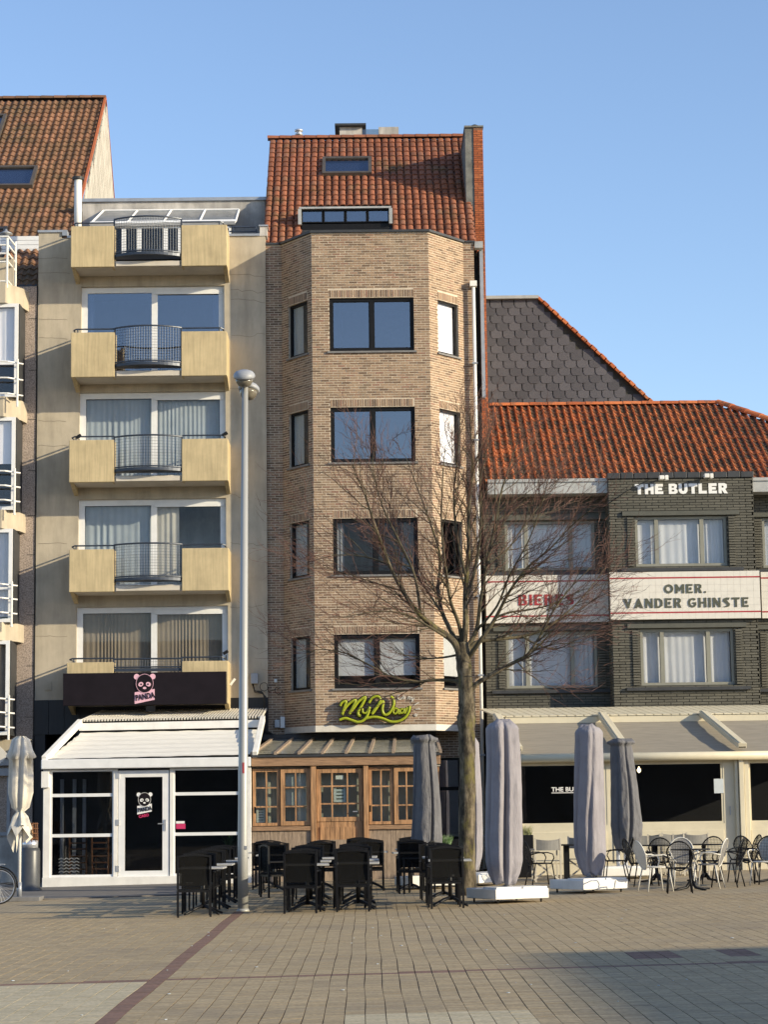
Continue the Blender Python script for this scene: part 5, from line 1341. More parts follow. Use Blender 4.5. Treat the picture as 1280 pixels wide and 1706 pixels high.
# ------------------------------------------------------------ cream veranda of the olive house
YU=50.6; t_u=thing('cream_veranda','cream veranda with taupe awnings between sloping arms and wide dark windows','veranda',(5.5,YU,.08)); frU=FRONT(YU)
ux=lambda x:P(x,1350,YU).x; uz=lambda y,x=1050:P(x,y,YU).z
xs=ux(858); xe=ux(1420)
panes_=[(866,1012,'THE BUTLER'),(1020,1207,None),(1249,1400,None)]
hol=[(ux(a),ux(b),uz(1373),uz(1270)) for a,b,_ in panes_]
mb=MB(); wall_boxes(mb,frU,(xs,xe,-.2,uz(1264)),hol,.12); mb.build('front_wall',M['cream_door'],t_u)
for i,h in enumerate(hol):
    o,pn=window(frU,t_u,h[0],h[1],h[2],h[3],fw=.05,d=-.01,fm=M['cream_door'],gm=M['g_dark'],recess=False)
    a=ux(panes_[i][0]); b=ux(panes_[i][1])
    pm=MB(); frU.box(pm,a+.02,b-.02,.32,uz(1384),.004,.02); pm.build('lower_panel',M['cream_door'],t_u,bevel=.006)
    if i==0:
        p=P(919,1314,YU); text_obj('window_lettering','THE BUTLER',.14,M['letter_white'],o,(p.x,YU-.0,p.z-.06),offset=.003,extrude=.002,sx=1.1)
        b_=MB(); b_.box(p.x,p.x+.86,YU-.002,YU,p.z-.10,p.z-.085); b_.build('lettering_rule',M['letter_white'],o)
    if i==1:
        q=RC(1190,1297,1206,1321,YU); MB().box(q[0],q[1],YU-.002,YU+.0,q[2],q[3]).build('paper_notice',M['paper'],o)
MB().box(xs,xe,YU+3,YU+3.1,-.2,uz(1264)).build('back_partition',M['dark'],t_u)
MB().box(xs,xe,YU+.12,YU+3,uz(1266),uz(1265)).build('inner_ceiling',M['dark'],t_u)
for xx in (xs,): MB().box(xx-.03,xx-.001,YU-.05,YW,-.2,uz(1264)).build('side_wall',M['cream_door'],t_u)
for (a,b) in ((857,866),(1226,1231),(1232,1240),(1241,1249)):
    MB().box(ux(a),ux(b),YU-.10 if a!=1232 else YU-.16,YU-.001,-.1,uz(1266)).build('post',M['cream_door'],t_u,bevel=.01)
for x in (1217,1248):
    p=P(x,1350,YU-.02); MB().tube([(p.x,YU-.03,p.z-.1),(p.x,YU-.03,p.z+.1)],.012,6).build('door_handle',M['metal_grey'],t_u)
tb=MB(); zt_=uz(1261); tb.tube([(ux(850),YU-.2,zt_),(xe,YU-.2,zt_)],.10,16); tb.build('front_tube',M['cream_door'],t_u,smooth=True)
# top strip, box beam, awning, arms
YT=52.7; zT=P(1050,1203,YT).z; xT0=P(842,1200,YT).x; xT1=P(1430,1200,YT).x
b=MB(); b.box(xT0,xT1,YT-.08,YT+.10,zT,zT+.15); b.build('box_beam',M['cream_door'],t_u)
k=0; x=xT0-.2
while x<xT1:
    zz=P(1050,1179,YPr-.05).z; mb=MB(); a=Vector((x+.006,YT-.1,zT+.16)); c=Vector((x-.35,YPr-.03,zz)); mb.prism([a,a+Vector((.185,0,0)),c+Vector((.185,0,0)),c],(0,0,.03)); mb.build('roof_panel',M['cream_door'],t_u); x+=.212
n=12; vs=[]; aw=MB()
for j in range(n+1):
    u=j/n
    for i in range(2):
        X=(xT0+.02) if i==0 else xT1; 
        vs.append(Vector((X+(.0 if i else .15*(1-u)),YU-.16+(YT-.02-YU+.16)*u,zt_+.10+(zT+.02-zt_-.10)*u-.03*math.sin(u*math.pi)-.010*abs(math.sin(u*math.pi*4)))))
aw.add(vs,[(2*j,2*j+1,2*j+3,2*j+2) for j in range(n)]); aw.build('awning_fabric',M['awning_tan'],t_u)
for (xt,xb_) in ((822,857),(1001,1040),(1170,1236)):
    a=P(xt if xt!=822 else 826,1196,YT); b=P(xb_,1250,YU-.3) if xt!=822 else P(862,1247,YU-.3)
    a=Vector((a.x,YT-.1,zT+.13)); b=Vector((b.x,YU-.3,zt_+.16)); d=a-b; L=d.length; d.normalize(); n_=UX.cross(d).normalized()
    m_=MB(); m_.obox(b-UX*.08,UX,d,n_,.20,L,.13); m_.obox(b-UX*.05+n_*.131,UX,d,n_,.05,L,.02); m_.build('awning_arm',M['cream_door'],t_u,bevel=.01)
    MB().box(b.x-.06,b.x+.10,YU-.315,YU-.29,b.z+.02,b.z+.05).build('arm_slot',M['black_frame'],t_u)
t=thing('pendant_bulb','small warm bulb glowing behind the wide window of the cream veranda','lamp',P(1065,1283,YU+1.2))
p=P(1065,1283,YU+1.2); MB().lathe(p,[(.008,.09),(.02,.06),(.045,.02),(.045,-.01),(.02,-.05),(.003,-.06)],12).build('bulb',M['bulb'],t,smooth=True); MB().tube([p+Vector((0,0,.09)),Vector((p.x,p.y,uz(1267)))],.006,5).build('cord',M['cable'],t)

# ------------------------------------------------------------ lamp post
g=G(405,1518); t=thing('street_lamp','tall pale lamp post with two round lamp heads','street lamp',(g.x,g.y,gz(g.x)))
tp=P(408.5,632,g.y); mb=MB(); mb.tube([(g.x,g.y,gz(g.x)),(g.x,g.y,1.1),(tp.x,g.y,tp.z)],[.088,.086,.050],20); mb.build('pole',M['lamp_pole'],t,smooth=True)
MB().lathe((g.x,g.y,gz(g.x)),[(.11,0),(.11,.02),(.09,.05)],20).build('base_collar',M['lamp_pole'],t,smooth=True)
MB().box(g.x+.03,g.x+.075,g.y-.085,g.y-.06,1.62-.62,1.06).build('service_tag',M['metal_grey'],t)
p=P(406.5,1279,g.y); MB().box(p.x-.02,p.x+.012,g.y-.083,g.y-.07,p.z-.09,p.z+.09).build('red_sticker',M['letter_red'],t)
M['lamp_bowl']=mat('tan_lamp_bowl',(.17,.15,.115),.2,var=.3,scale=9)
def head(px,py,dy,tilt,side):
    c=P(px,py,g.y+dy); Mx=Matrix.Rotation(R(tilt),3,'X')@Matrix.Rotation(R(side),3,'Y')
    mb=MB(); mb.lathe(c,[(.180,-.04),(.190,-.01),(.180,.03),(.145,.07),(.08,.095),(.02,.10)],24,Mx); h=mb.build('lamp_head',M['lamp_head'],t,smooth=True)
    mb=MB(); mb.lathe(c,[(.155,-.041),(.15,-.10),(.11,-.17),(.05,-.20)],24,Mx); mb.build('lamp_glass',M['lamp_bowl'],h,smooth=True)
    mb=MB(); mb.lathe(c,[(.14,-.031),(.10,-.04),(.03,-.10)],16,Mx); mb.build('reflector',M['alu'],h,smooth=True)
    MB().tube([Vector((tp.x,g.y,tp.z-.18)),c-Mx@Vector((0,0,.02))],.03,8).build('arm',M['lamp_pole'],h,smooth=True)
head(407,626,-.16,22,0); head(415,648,.25,-16,8)

# ------------------------------------------------------------ tree
t_tr=thing('bare_tree','bare winter tree with mossy trunk and reddish twigs in front of the brick building','tree',(0,0,0))
gt=G(778,1491); YTt=gt.y; t_tr.location=(gt.x,gt.y,gz(gt.x)); ORG[t_tr.name]=Vector(t_tr.location)
rt=random.Random(21)
def tp_(x,y,dy=0): return P(x,y,YTt+dy)
def smooth(pts,rad,k=5):
    out=[];ro=[]
    for i in range(len(pts)-1):
        p0=pts[max(i-1,0)];p1=pts[i];p2=pts[i+1];p3=pts[min(i+2,len(pts)-1)]
        for j in range(k):
            u=j/k; out.append(.5*((2*p1)+(p2-p0)*u+(2*p0-5*p1+4*p2-p3)*u*u+(3*p1-p0-3*p2+p3)*u**3)); ro.append(rad[i]+(rad[i+1]-rad[i])*u)
    out.append(pts[-1]); ro.append(rad[-1]); return out,ro
tr=[tp_(779,1498),tp_(778,1480),tp_(778,1400),tp_(779,1300),tp_(778,1230),tp_(777,1200),tp_(778,1180),tp_(776,1140),tp_(772,1095),tp_(771,1070)]
pts,rr_=smooth(tr,[.22,.18,.16,.155,.15,.18,.155,.145,.14,.12]); 
for i in range(len(pts)): rr_[i]*=1+.07*rt.uniform(-1,1)
mb=MB(); mb.tube(pts,rr_,16); tk=mb.build('trunk',M['bark'],t_tr,smooth=True)
limbs=[ # px points, start radius, depth drift
 ([(771,1085),(775,1040),(776,985),(782,920),(780,850),(787,790),(786,735),(783,690)],.075,0),
 ([(772,1110),(757,1070),(725,1045),(698,1020),(672,985),(650,940),(628,880),(606,820),(588,775)],.085,-.6),
 ([(768,1080),(750,1050),(738,1020),(731,980),(733,930),(722,880),(700,820),(676,760)],.06,.7),
 ([(771,1075),(766,1040),(752,1000),(745,950),(735,880),(737,800),(744,740)],.05,-.8),
 ([(776,1085),(795,1050),(803,1000),(812,940),(822,880),(836,820),(850,770),(862,730)],.055,.5),
 ([(778,1100),(800,1065),(826,1030),(850,985),(880,945),(915,915),(950,880),(985,850)],.055,-.7),
 ([(774,1090),(792,1070),(830,1065),(870,1060),(905,1050),(935,1028),(965,1000),(1000,960),(1018,925)],.05,.8),
 ([(776,1165),(795,1140),(830,1118),(862,1100),(880,1090),(900,1060),(925,1015),(955,975),(985,945)],.062,-.4),
 ([(771,1142),(755,1134),(720,1133),(690,1136),(655,1128),(615,1108),(575,1088),(535,1082),(510,1088)],.045,.3),
 ([(766,1090),(740,1095),(700,1098),(665,1100),(640,1093)],.028,.6),
 ([(755,1068),(720,1048),(680,1025),(640,1018),(605,1022),(565,1030)],.035,-1.0),
 ([(700,1020),(690,960),(665,905),(640,845),(625,790),(622,750)],.035,.6),
 ([(776,1000),(790,950),(800,880),(802,800),(812,745),(815,700)],.04,.4),
 ([(778,960),(762,900),(756,830),(762,760),(765,700),(768,670)],.035,.3),
 ([(826,1030),(850,1020),(885,1015),(925,1005),(965,985),(1000,975)],.03,.5),
 ([(650,940),(620,930),(590,925),(560,925),(535,930)],.024,.3),
 ([(672,985),(640,975),(605,965),(570,955),(540,965)],.024,-.3),
 ([(738,1020),(715,990),(690,950),(660,900),(650,850),(655,800)],.03,1.1),
 ([(812,940),(845,915),(875,875),(905,835),(930,800)],.026,.9),
 ([(870,1060),(900,1075),(930,1080),(960,1065),(990,1050)],.02,0),
 ([(862,1100),(880,1120),(900,1135),(915,1150)],.018,.2),
 ([(795,1050),(830,1010),(850,960),(880,900),(900,850),(912,800)],.032,-1.1),
]
tw=MB(); tips=0
CC=Vector((gt.x,YTt,6.3))
def outw(q):
    d=q-CC; d.z=max(d.z*.55+.25,.12); return d.normalized() if d.length>.01 else ZV
def grow(p,d,L,r,lev,mb):
    n=7 if lev<2 else 4; pts=[p]; rad=[r]; dd=d.copy(); 
    for i in range(n):
        dd=(dd+Vector((rt.gauss(0,.13),rt.gauss(0,.13),rt.gauss(.05,.12)))).normalized()
        p=p+dd*L/n; pts.append(p); rad.append(r*(1-(i+1)/n*.72))
    mb.tube(pts,rad,5 if lev<2 else 3,cap=False)
    if lev<3:
        cnt={0:8,1:7,2:3}[lev]
        for k in range(cnt):
            f=(k+rt.uniform(.3,1))/cnt; i=min(int(f*n),n-1); q=pts[i].lerp(pts[i+1],f*n-i); ax=(pts[i+1]-pts[i]).normalized()
            s=ax.orthogonal().normalized(); s=Matrix.Rotation(rt.uniform(0,6.28),3,ax)@s
            nd=(ax*.95+s*rt.uniform(.4,.75)+outw(q)*.22).normalized()
            grow(q,nd,L*rt.uniform(.38,.62),max(rad[i]*.6,.0042),lev+1,mbt if lev>=1 else mbb)
mbb=MB(); mbt=MB()
for li,(px,r0,dy) in enumerate(limbs):
    m=len(px); P3=[]
    for i,(x,y) in enumerate(px):
        f=i/(m-1); P3.append(tp_(x+rt.uniform(-2,2),y,dy*f*1.3+ (rt.uniform(-.1,.1) if i else 0)))
    pts,rr_=smooth(P3,[r0*.92*(1-.88*(i/(m-1))**.8) for i in range(m)],4)
    mb=MB(); mb.tube(pts,rr_,8); mb.build('branch',M['bark'] if r0>.055 else M['branch'],t_tr,smooth=True)
    n=len(pts); L=sum((pts[i+1]-pts[i]).length for i in range(n-1)); cnt=int(L*5.2)
    for k in range(cnt):
        f=.2+.8*(k+rt.random())/cnt; i=min(int(f*(n-1)),n-2); q=pts[i].lerp(pts[i+1],f*(n-1)-i); ax=(pts[i+1]-pts[i]).normalized()
        s=ax.orthogonal().normalized(); s=Matrix.Rotation(rt.uniform(0,6.28),3,ax)@s
        nd=(ax*.85+s*rt.uniform(.4,.9)+outw(q)*.42).normalized()
        top=max(0,min(1,(q.z-8.6)/2.2)); side=min(1,abs(q.x-gt.x)/2.2)
        if rt.random()<top*.55: continue
        ln=rt.uniform(.55,1.6)*(1.15-.6*f)*(1-.45*top)*(.85+.45*side)
        grow(q,nd,ln,min(rr_[i]*.55,.007+.007*ln),1,mbb)
mbb.build('small_branch',M['branch'],t_tr,kind='stuff'); mbt.build('twig',M['twig'],t_tr,kind='stuff')
print('tree tris ~',(len(mbb.f)+len(mbt.f))*2)
# ------------------------------------------------------------ parasols in covers
def cover(px0,px1,ytop,ybot,Y,m,nf,seed,kind='round',bulge=1.0,flare=False,lean=0,sqrot=None,front=0):
    r0=random.Random(seed); xc=(px0+px1)/2; hw=(px1-px0)/2/ (F_PX/Y); zt_=P(xc,ytop,Y).z; zb_=P(xc,ybot,Y).z; xt=P(xc,ytop,Y).x
    H=zt_-zb_; nA=120; nZ=60; vs=[]; ph=[r0.uniform(0,6.28) for _ in range(8)]
    fold=[(2*math.pi*(k+r0.uniform(-.3,.3))/nf, r0.uniform(.14,.34), r0.uniform(.07,.15), r0.uniform(-.45,.45), r0.uniform(.5,1.5)) for k in range(nf)]
    if front: fold=[f for f in fold if abs((f[0]-4.71+math.pi)%(2*math.pi)-math.pi)>.6]+[(4.71+front,.42,.13,-.15,.8)]
    rot=sqrot if sqrot is not None else r0.uniform(.3,.7); pw=(3.4 if sqrot is not None else 2.6) if kind=='round' else 3.2
    for j in range(nZ+1):
        v=j/nZ                                   # 0 bottom .. 1 top
        if kind=='round':
            prof=1.0-.10*max(0,v-.3)/.7
            if v<.16: prof*=.62+.38*math.sin(v/.16*math.pi/2)
            if v>.95: prof*=1-.50*((v-.95)/.05)**1.6
        else:                                    # cover with a collar: narrow neck, flared band on top, wider lower half
            prof=1.0-.32*(max(0,v-.25)/.75)
            if v<.22: prof*=.66+.34*math.sin(v/.22*math.pi/2)
            if v>.955: prof*=1.30
            elif v>.92: prof*=.97
            if v>.985: prof*=.80
        for k in range(nA):
            a=2*math.pi*k/nA; f=0
            for (a0,dp,wd,dr,fr) in fold:
                d=(a-a0-dr*v-.10*math.sin(v*4*fr+a0)+math.pi)%(2*math.pi)-math.pi
                amp=dp*(.35+.65*math.sin(min(1,max(0,(1.02-v)*1.4))*math.pi/2)); f-=amp*math.exp(-(d/wd)**2)
                f+=.18*amp*math.exp(-((abs(d)-2.2*wd)/wd)**2)
            f+=.012*math.sin(a*5+v*11+ph[2])+.010*math.sin(13*a-v*31+ph[3])*math.sin(v*9+a)
            low=max(0,1-v/(.34 if kind=='collar' else .16)); f+=low*(.035*math.sin(14*a+ph[4]+5*v)+.03*math.sin(v*75+3*math.sin(a*2+ph[5])))
            c_,s_=abs(math.cos(a-rot)),abs(math.sin(a-rot)); sq=(c_**pw+s_**pw)**(-1/pw)/1.06
            r=hw*prof*sq*(1+f)
            vs.append(Vector((xt+r*math.cos(a)+lean*(1-v)+.015*math.sin(v*5+ph[6]),Y+r*math.sin(a),zb_+H*v+(.03*math.sin(3*a+ph[7]) if j==nZ else (.04*math.sin(5*a+ph[5]) if j<2 else 0)))))
    fs=[(j*nA+k,j*nA+(k+1)%nA,(j+1)*nA+(k+1)%nA,(j+1)*nA+k) for j in range(nZ) for k in range(nA)]
    fs.append(tuple(nZ*nA+k for k in range(nA))); fs.append(tuple(nA-1-k for k in range(nA)))
    mb=MB(); mb.add(vs,fs); return mb,xt,zb_,zt_
def parasol(label,px0,px1,yt,yb,Y,m,base,seed,kind='round',nf=7,rot=.5,bs=.62,legs=1,lean=0,off=0,sqrot=None,front=0):
    xc=P((px0+px1)/2,1400,Y).x+off; g_=gz(xc)
    t=thing('covered_parasol',label,'parasol',(xc,Y,g_),'closed parasols in covers on wheeled bases')
    mb,xt,zb_,zt_=cover(px0,px1,yt,yb,Y,m,nf,seed,kind,lean=lean,sqrot=sqrot,front=front); mb.build('cover',m,t,smooth=True)
    for k in range(legs):
        dx=(k-(legs-1)/2)*.16
        MB().tube([(xc+dx,Y,g_+.2),(xc+dx,Y,zb_+.35)],.045,12).build('pole',M['alu'],t,smooth=True)
    if base:
        c,s_=math.cos(rot),math.sin(rot); u=Vector((c,s_,0)); v=Vector((-s_,c,0)); O=Vector((xc,Y,g_))
        b=MB(); b.obox(O-u*bs-v*bs+ZV*.07,u,v,ZV,2*bs,2*bs,.17); bo=b.build('weight_base',M['white_warm'],t,bevel=.012)
        b=MB(); b.obox(O-u*(bs-.05)-v*(bs-.05)+ZV*.241,u,v,ZV,bs*.93,bs*.93,.03); b.obox(O+u*.05-v*(bs-.05)+ZV*.241,u,v,ZV,bs*.9,bs*.93,.03); b.build('base_lid',M['white'],bo)
        b=MB(); b.lathe(O+ZV*.24,[(.13,0),(.12,.03),(.06,.05)],16); b.build('pole_socket',M['alu'],bo,smooth=True)
        for a_ in (-1,1):
            for b_ in (-1,1):
                q=O+u*a_*(bs-.1)+v*b_*(bs-.1); w=MB(); w.tube([q+Vector((-.015,0,.035)),q+Vector((.015,0,.035))],.035,10); w.build('castor',M['rubber'],bo)
    return t
parasol('grey covered parasol with a gathered collar, standing among the black chairs left of the tree',684,732,1226,1450,44.6,M['cover_grey2'],True,4,'collar',4,.3,.5)
parasol('lavender-grey covered parasol half hidden behind the tree trunk',772,800,1228,1447,45.6,M['cover_grey'],True,9,'round',5,.9,.6)
parasol('lavender-grey covered parasol on a white wheeled base just right of the tree',807,865,1200,1470,37.6,M['cover_grey'],True,2,'round',5,.45,.52,off=.08,front=.12,sqrot=.35)
parasol('slim two-tone covered parasol in front of the middle of the wide dark window',956,1003,1208,1455,40.6,M['cover_grey'],True,6,'round',4,.55,.52,sqrot=.80)
parasol('dark grey covered parasol with a collar and crumpled foot, on two poles',1012,1060,1232,1418,47.2,M['cover_grey2'],True,8,'collar',5,.1,.58,legs=2,lean=.05)
# white parasol tied at the waist
Y=44.0; xc=P(33,1400,Y).x; g_=gz(xc)
t=thing('white_parasol','closed off-white parasol tied at its waist, beside the patio heater','parasol',(xc,Y,g_))
zf=lambda y:P(33,y,Y).z
prof=[(1226,.10),(1232,.20),(1250,.26),(1262,.33),(1264,.26),(1290,.27),(1320,.28),(1345,.20),(1352,.09),(1360,.18),(1378,.27)]
nA=64; vs=[]
rr0=random.Random(11)
for j,(y,r) in enumerate(prof):
    for k in range(nA):
        a=2*math.pi*k/nA; f=.22*math.sin(6*a+.3*j)+.10*math.sin(11*a+j*.4)
        r=prof[j][1]*.74; vs.append(Vector((xc+r*(1+f)*math.cos(a),Y+r*(1+f)*math.sin(a),zf(y)+(.05*math.sin(4*a) if y in(1262,1378) else 0))))
mb=MB(); n=len(prof); mb.add(vs,[(j*nA+k,j*nA+(k+1)%nA,(j+1)*nA+(k+1)%nA,(j+1)*nA+k) for j in range(n-1) for k in range(nA)]); mb.f.append(tuple(range(nA))); mb.m.append(0)
mb.build('canopy',M['canvas_white'],t,smooth=True)
for k in range(6):                               # hanging points of the canopy
    a=2*math.pi*k/6+.4; c=Vector((math.cos(a),math.sin(a),0)); sd_=Vector((-math.sin(a),math.cos(a),0)); 
    mb=MB(); q=Vector((xc,Y,0)); z0=zf(1376); z1=zf(rr0.choice((1412,1420,1425,1405)))
    A_=q+c*.06+sd_*.02+ZV*z0; B_=q+c*.19+sd_*.13+ZV*z0; C_=q+c*.27+ZV*(z0-.22); D_=q+c*.12+sd_*-.03+ZV*z1; E_=q+c*.19-sd_*.13+ZV*z0
    mb.add([A_,B_,C_,D_,E_,q+c*.2+ZV*z0],[(0,5,3),(5,1,2),(5,2,3),(5,4,2),(0,4,5)]); mb.build('hanging_panel',M['canvas_white'],t)
MB().tube([(xc,Y,g_+.06),(xc,Y,zf(1240))],.032,12).build('pole',M['white_warm'],t,smooth=True)
MB().box(xc-.7,xc+.45,Y-.32,Y+.32,g_,g_+.09).build('base_slab',M['bluestone'],t,bevel=.01)
MB().lathe((xc,Y,g_+.09),[(.05,0),(.05,.28)],12).build('pole_sleeve',M['metal_grey'],t,smooth=True)

# ------------------------------------------------------------ patio heater, planters
Y=49.0; xc=P(50,1450,Y).x; g_=gz(xc); r=.225
t=thing('patio_heater','grey cylindrical patio heater with a wicker-brown upper part beside the white veranda','patio heater',(xc,Y,g_))
zf=lambda y:P(50,y,Y).z
MB().lathe((xc,Y,0),[(r+.05,g_),(r+.05,g_+.06),(r,g_+.1),(r,zf(1418)),(r-.03,zf(1412))],28).build('body',M['heater'],t,smooth=True)
MB().lathe((xc,Y,0),[(r-.05,zf(1413)),(r-.05,zf(1400)),(r-.12,zf(1399))],24).build('control_ring',M['alu'],t,smooth=True)
mb=MB(); 
for k in range(10):
    a=2*math.pi*k/10; mb.tube([(xc+.17*math.cos(a),Y+.17*math.sin(a),zf(1402)),(xc+.15*math.cos(a),Y+.15*math.sin(a),zf(1370))],.012,5)
for y in (1372,1380,1388,1396): mb.tube([(xc+.17*math.cos(k*.52),Y+.17*math.sin(k*.52),zf(y)) for k in range(12)],.012,5,closed=True)
mb.build('burner_cage',M['wood_brown'],t); MB().lathe((xc,Y,0),[(.06,zf(1400)),(.06,zf(1372))],12).build('burner',M['wood'],t)
def pot_plant(label,px,yb,Y,w,h,m,tuft,cat='planter'):
    X=P(px,yb,Y).x; g_=gz(X); t=thing('planter',label,cat,(X,Y,g_))
    MB().box(X-w/2,X+w/2,Y-w/2,Y+w/2,g_,g_+h).build('pot',m,t,bevel=.015)
    lf=MB(); rp=random.Random(px)
    for k in range(260):
        a=rp.uniform(0,6.28); q=Vector((X+rp.uniform(-.4,.4)*w,Y+rp.uniform(-.4,.4)*w,g_+h)); d=Vector((math.cos(a)*.4,math.sin(a)*.4,1)).normalized(); L=rp.uniform(.12,.30); s_=Vector((.006,.003,0)); e=q+d*L+Vector((0,0,-.02)); lf.add([q-s_,q+s_,e],[(0,1,2)])
    lf.build('foliage',tuft,t,kind='stuff'); return t
pot_plant('tall square black planter with straw-green grass behind the right-hand parasol by the tree',874,1460,49.6,.42,.95,M['chair_black'],M['grass_tuft'])
pot_plant('small pot with a light green plant between the collared parasol and the tree',744,1410,47.5,.22,.80,M['chair_black'],M['leaf'])

# ------------------------------------------------------------ black sling chairs and tables
def black_chair():
    t=thing('black_chair','x','chair',(0,0,0)); m=M['chair_black']; w=.26
    for sx in (-1,1):
        MB().box(sx*w-.016,sx*w+.016,-.28,-.245,0,.98).build('leg',m,t,local=True)
        MB().box(sx*w-.016,sx*w+.016,.22,.255,0,.66).build('leg',m,t,local=True)
        MB().box(sx*w-.02,sx*w+.02,-.244,.27,.661,.685).build('armrest',m,t,local=True,bevel=.006)
    f=MB(); f.box(-w+.017,w-.017,-.275,-.25,.40,.43); f.box(-w+.017,w-.017,.225,.25,.40,.43); 
    for sx in (-1,1): f.box(sx*w-.014,sx*w+.014,-.244,.219,.40,.43)
    f.build('seat_frame',m,t,local=True)
    f=MB(); n=8; vs=[]
    for i in range(n+1):
        u=i/n; x=-w+.017+(2*w-.034)*u; z=.95+.03*math.sin(u*math.pi); vs+= [(x,-.285,z),(x,-.255,z),(x,-.255,z+.03),(x,-.285,z+.03)]
    fs=[]
    for i in range(n):
        for k in range(4): fs.append((4*i+k,4*i+(k+1)%4,4*i+4+(k+1)%4,4*i+4+k))
    f.add(vs,fs); f.build('top_rail',m,t,local=True)
    s=MB(); s.box(-w+.02,w-.02,-.24,.22,.425,.435); s.build('seat',M['sling'],t,local=True)
    s=MB(); n=8; vs=[]
    for j in range(n+1):
        v=j/n; y=-.262+.018*math.sin(v*math.pi)
        vs+=[(-w+.018,y,.50+.46*v),(w-.018,y,.50+.46*v),(w-.018,y-.004,.50+.46*v),(-w+.018,y-.004,.50+.46*v)]
    fs=[]
    for j in range(n):
        for k in range(4): fs.append((4*j+k,4*j+(k+1)%4,4*j+4+(k+1)%4,4*j+4+k))
    s.add(vs,fs); s.build('backrest',M['sling'],t,local=True)
    return t
def bistro_table():
    t=thing('cafe_table','x','table',(0,0,0)); m=M['chair_black']
    MB().box(-.36,.36,-.36,.36,.745,.772).build('tabletop',M['table_top'],t,local=True,bevel=.004)
    MB().box(-.2,.2,-.2,.2,.725,.744).build('top_plate',m,t,local=True)
    MB().tube([(0,0,.10),(0,0,.724)],.032,10).build('column',m,t,local=True,smooth=True)
    for k in range(4):
        a=R(45+90*k); c=Vector((math.cos(a),math.sin(a),0))
        MB().tube([c*.02+ZV*.14,c*.15+ZV*.11,c*.36+ZV*.03,c*.40+ZV*.02],[.028,.024,.02,.018],8).build('foot',m,t,local=True,smooth=True)
    return t
bc=black_chair(); bt_=bistro_table(); used={'c':False,'t':False}
ORD=['first','second','third','fourth','fifth','sixth','seventh','eighth','ninth','tenth']
def put(kind,X,Y,rz,label,group):
    src=bc if kind=='c' else bt_
    o=src if not used[kind] else copy_tree(src); used[kind]=True
    o.location=(X,Y,gz(X)); o.rotation_euler=(0,-math.atan(GS)*0,rz); o['label']=label; o['group']=group; return o
rows=[ # X, first depth, number of table groups, name
 (-2.83,35.55,4,'in the row left of the lamp post'),
 (-1.10,35.8,3,'in the row right of the lamp post'),
 (-.27,35.9,3,'in the row in front of the wooden door'),
 (1.25,36.1,2,'in the row in front of the tree trunk'),
]
rj=random.Random(17)
for X,Y0,n,nm in rows:
    Y=Y0; ci=0; ti=0
    for gidx in range(n):
        for j,(dy,rz) in enumerate(((0,0),(1.22,math.pi))):
            put('c',X+rj.uniform(-.04,.04),Y+dy+rj.uniform(-.04,.04),rz+rj.uniform(-.11,.11),
                '%s black chair from the front %s'%(ORD[ci],nm),'black chairs on the terrace'); ci+=1
        put('t',X+rj.uniform(-.03,.03)+.10,Y+.61,rj.uniform(-.03,.03),'%s grey-topped table from the front %s'%(ORD[ti],nm),'grey-topped café tables'); ti+=1
        Y+=2.1+rj.uniform(-.1,.15)
# the back part of the terrace, against the wooden veranda
back=[(-1.9,44.6),(-.95,45.4),(.05,45.0),(.85,43.2),(.95,46.6),(-2.2,47.4),(-.2,48.0)]
nb=['by the lamp post','behind the row right of it','in front of the wooden door','in the gap by the tree','by the grey collared parasol','under the left wooden window','closest to the wooden door']
for i,((X,Y),nm) in enumerate(zip(back,nb)):
    put('t',X,Y,rj.uniform(-.04,.04),'grey-topped café table further back, '+nm,'grey-topped café tables')
    for k,(dx,dy,rz) in enumerate(((0,-.66,0),(0,.66,math.pi))):
        put('c',X+dx,Y+dy,rz+rj.uniform(-.1,.1),'black chair on the %s side of the table %s'%(('near','far')[k],nm),'black chairs on the terrace')
put('c',.98,42.3,R(78),'black sling café chair turned sideways in the gap left of the tree','black chairs on the terrace')
put('c',-1.75,42.4,R(-70),'black sling café chair turned sideways right beside the lamp post','black chairs on the terrace')

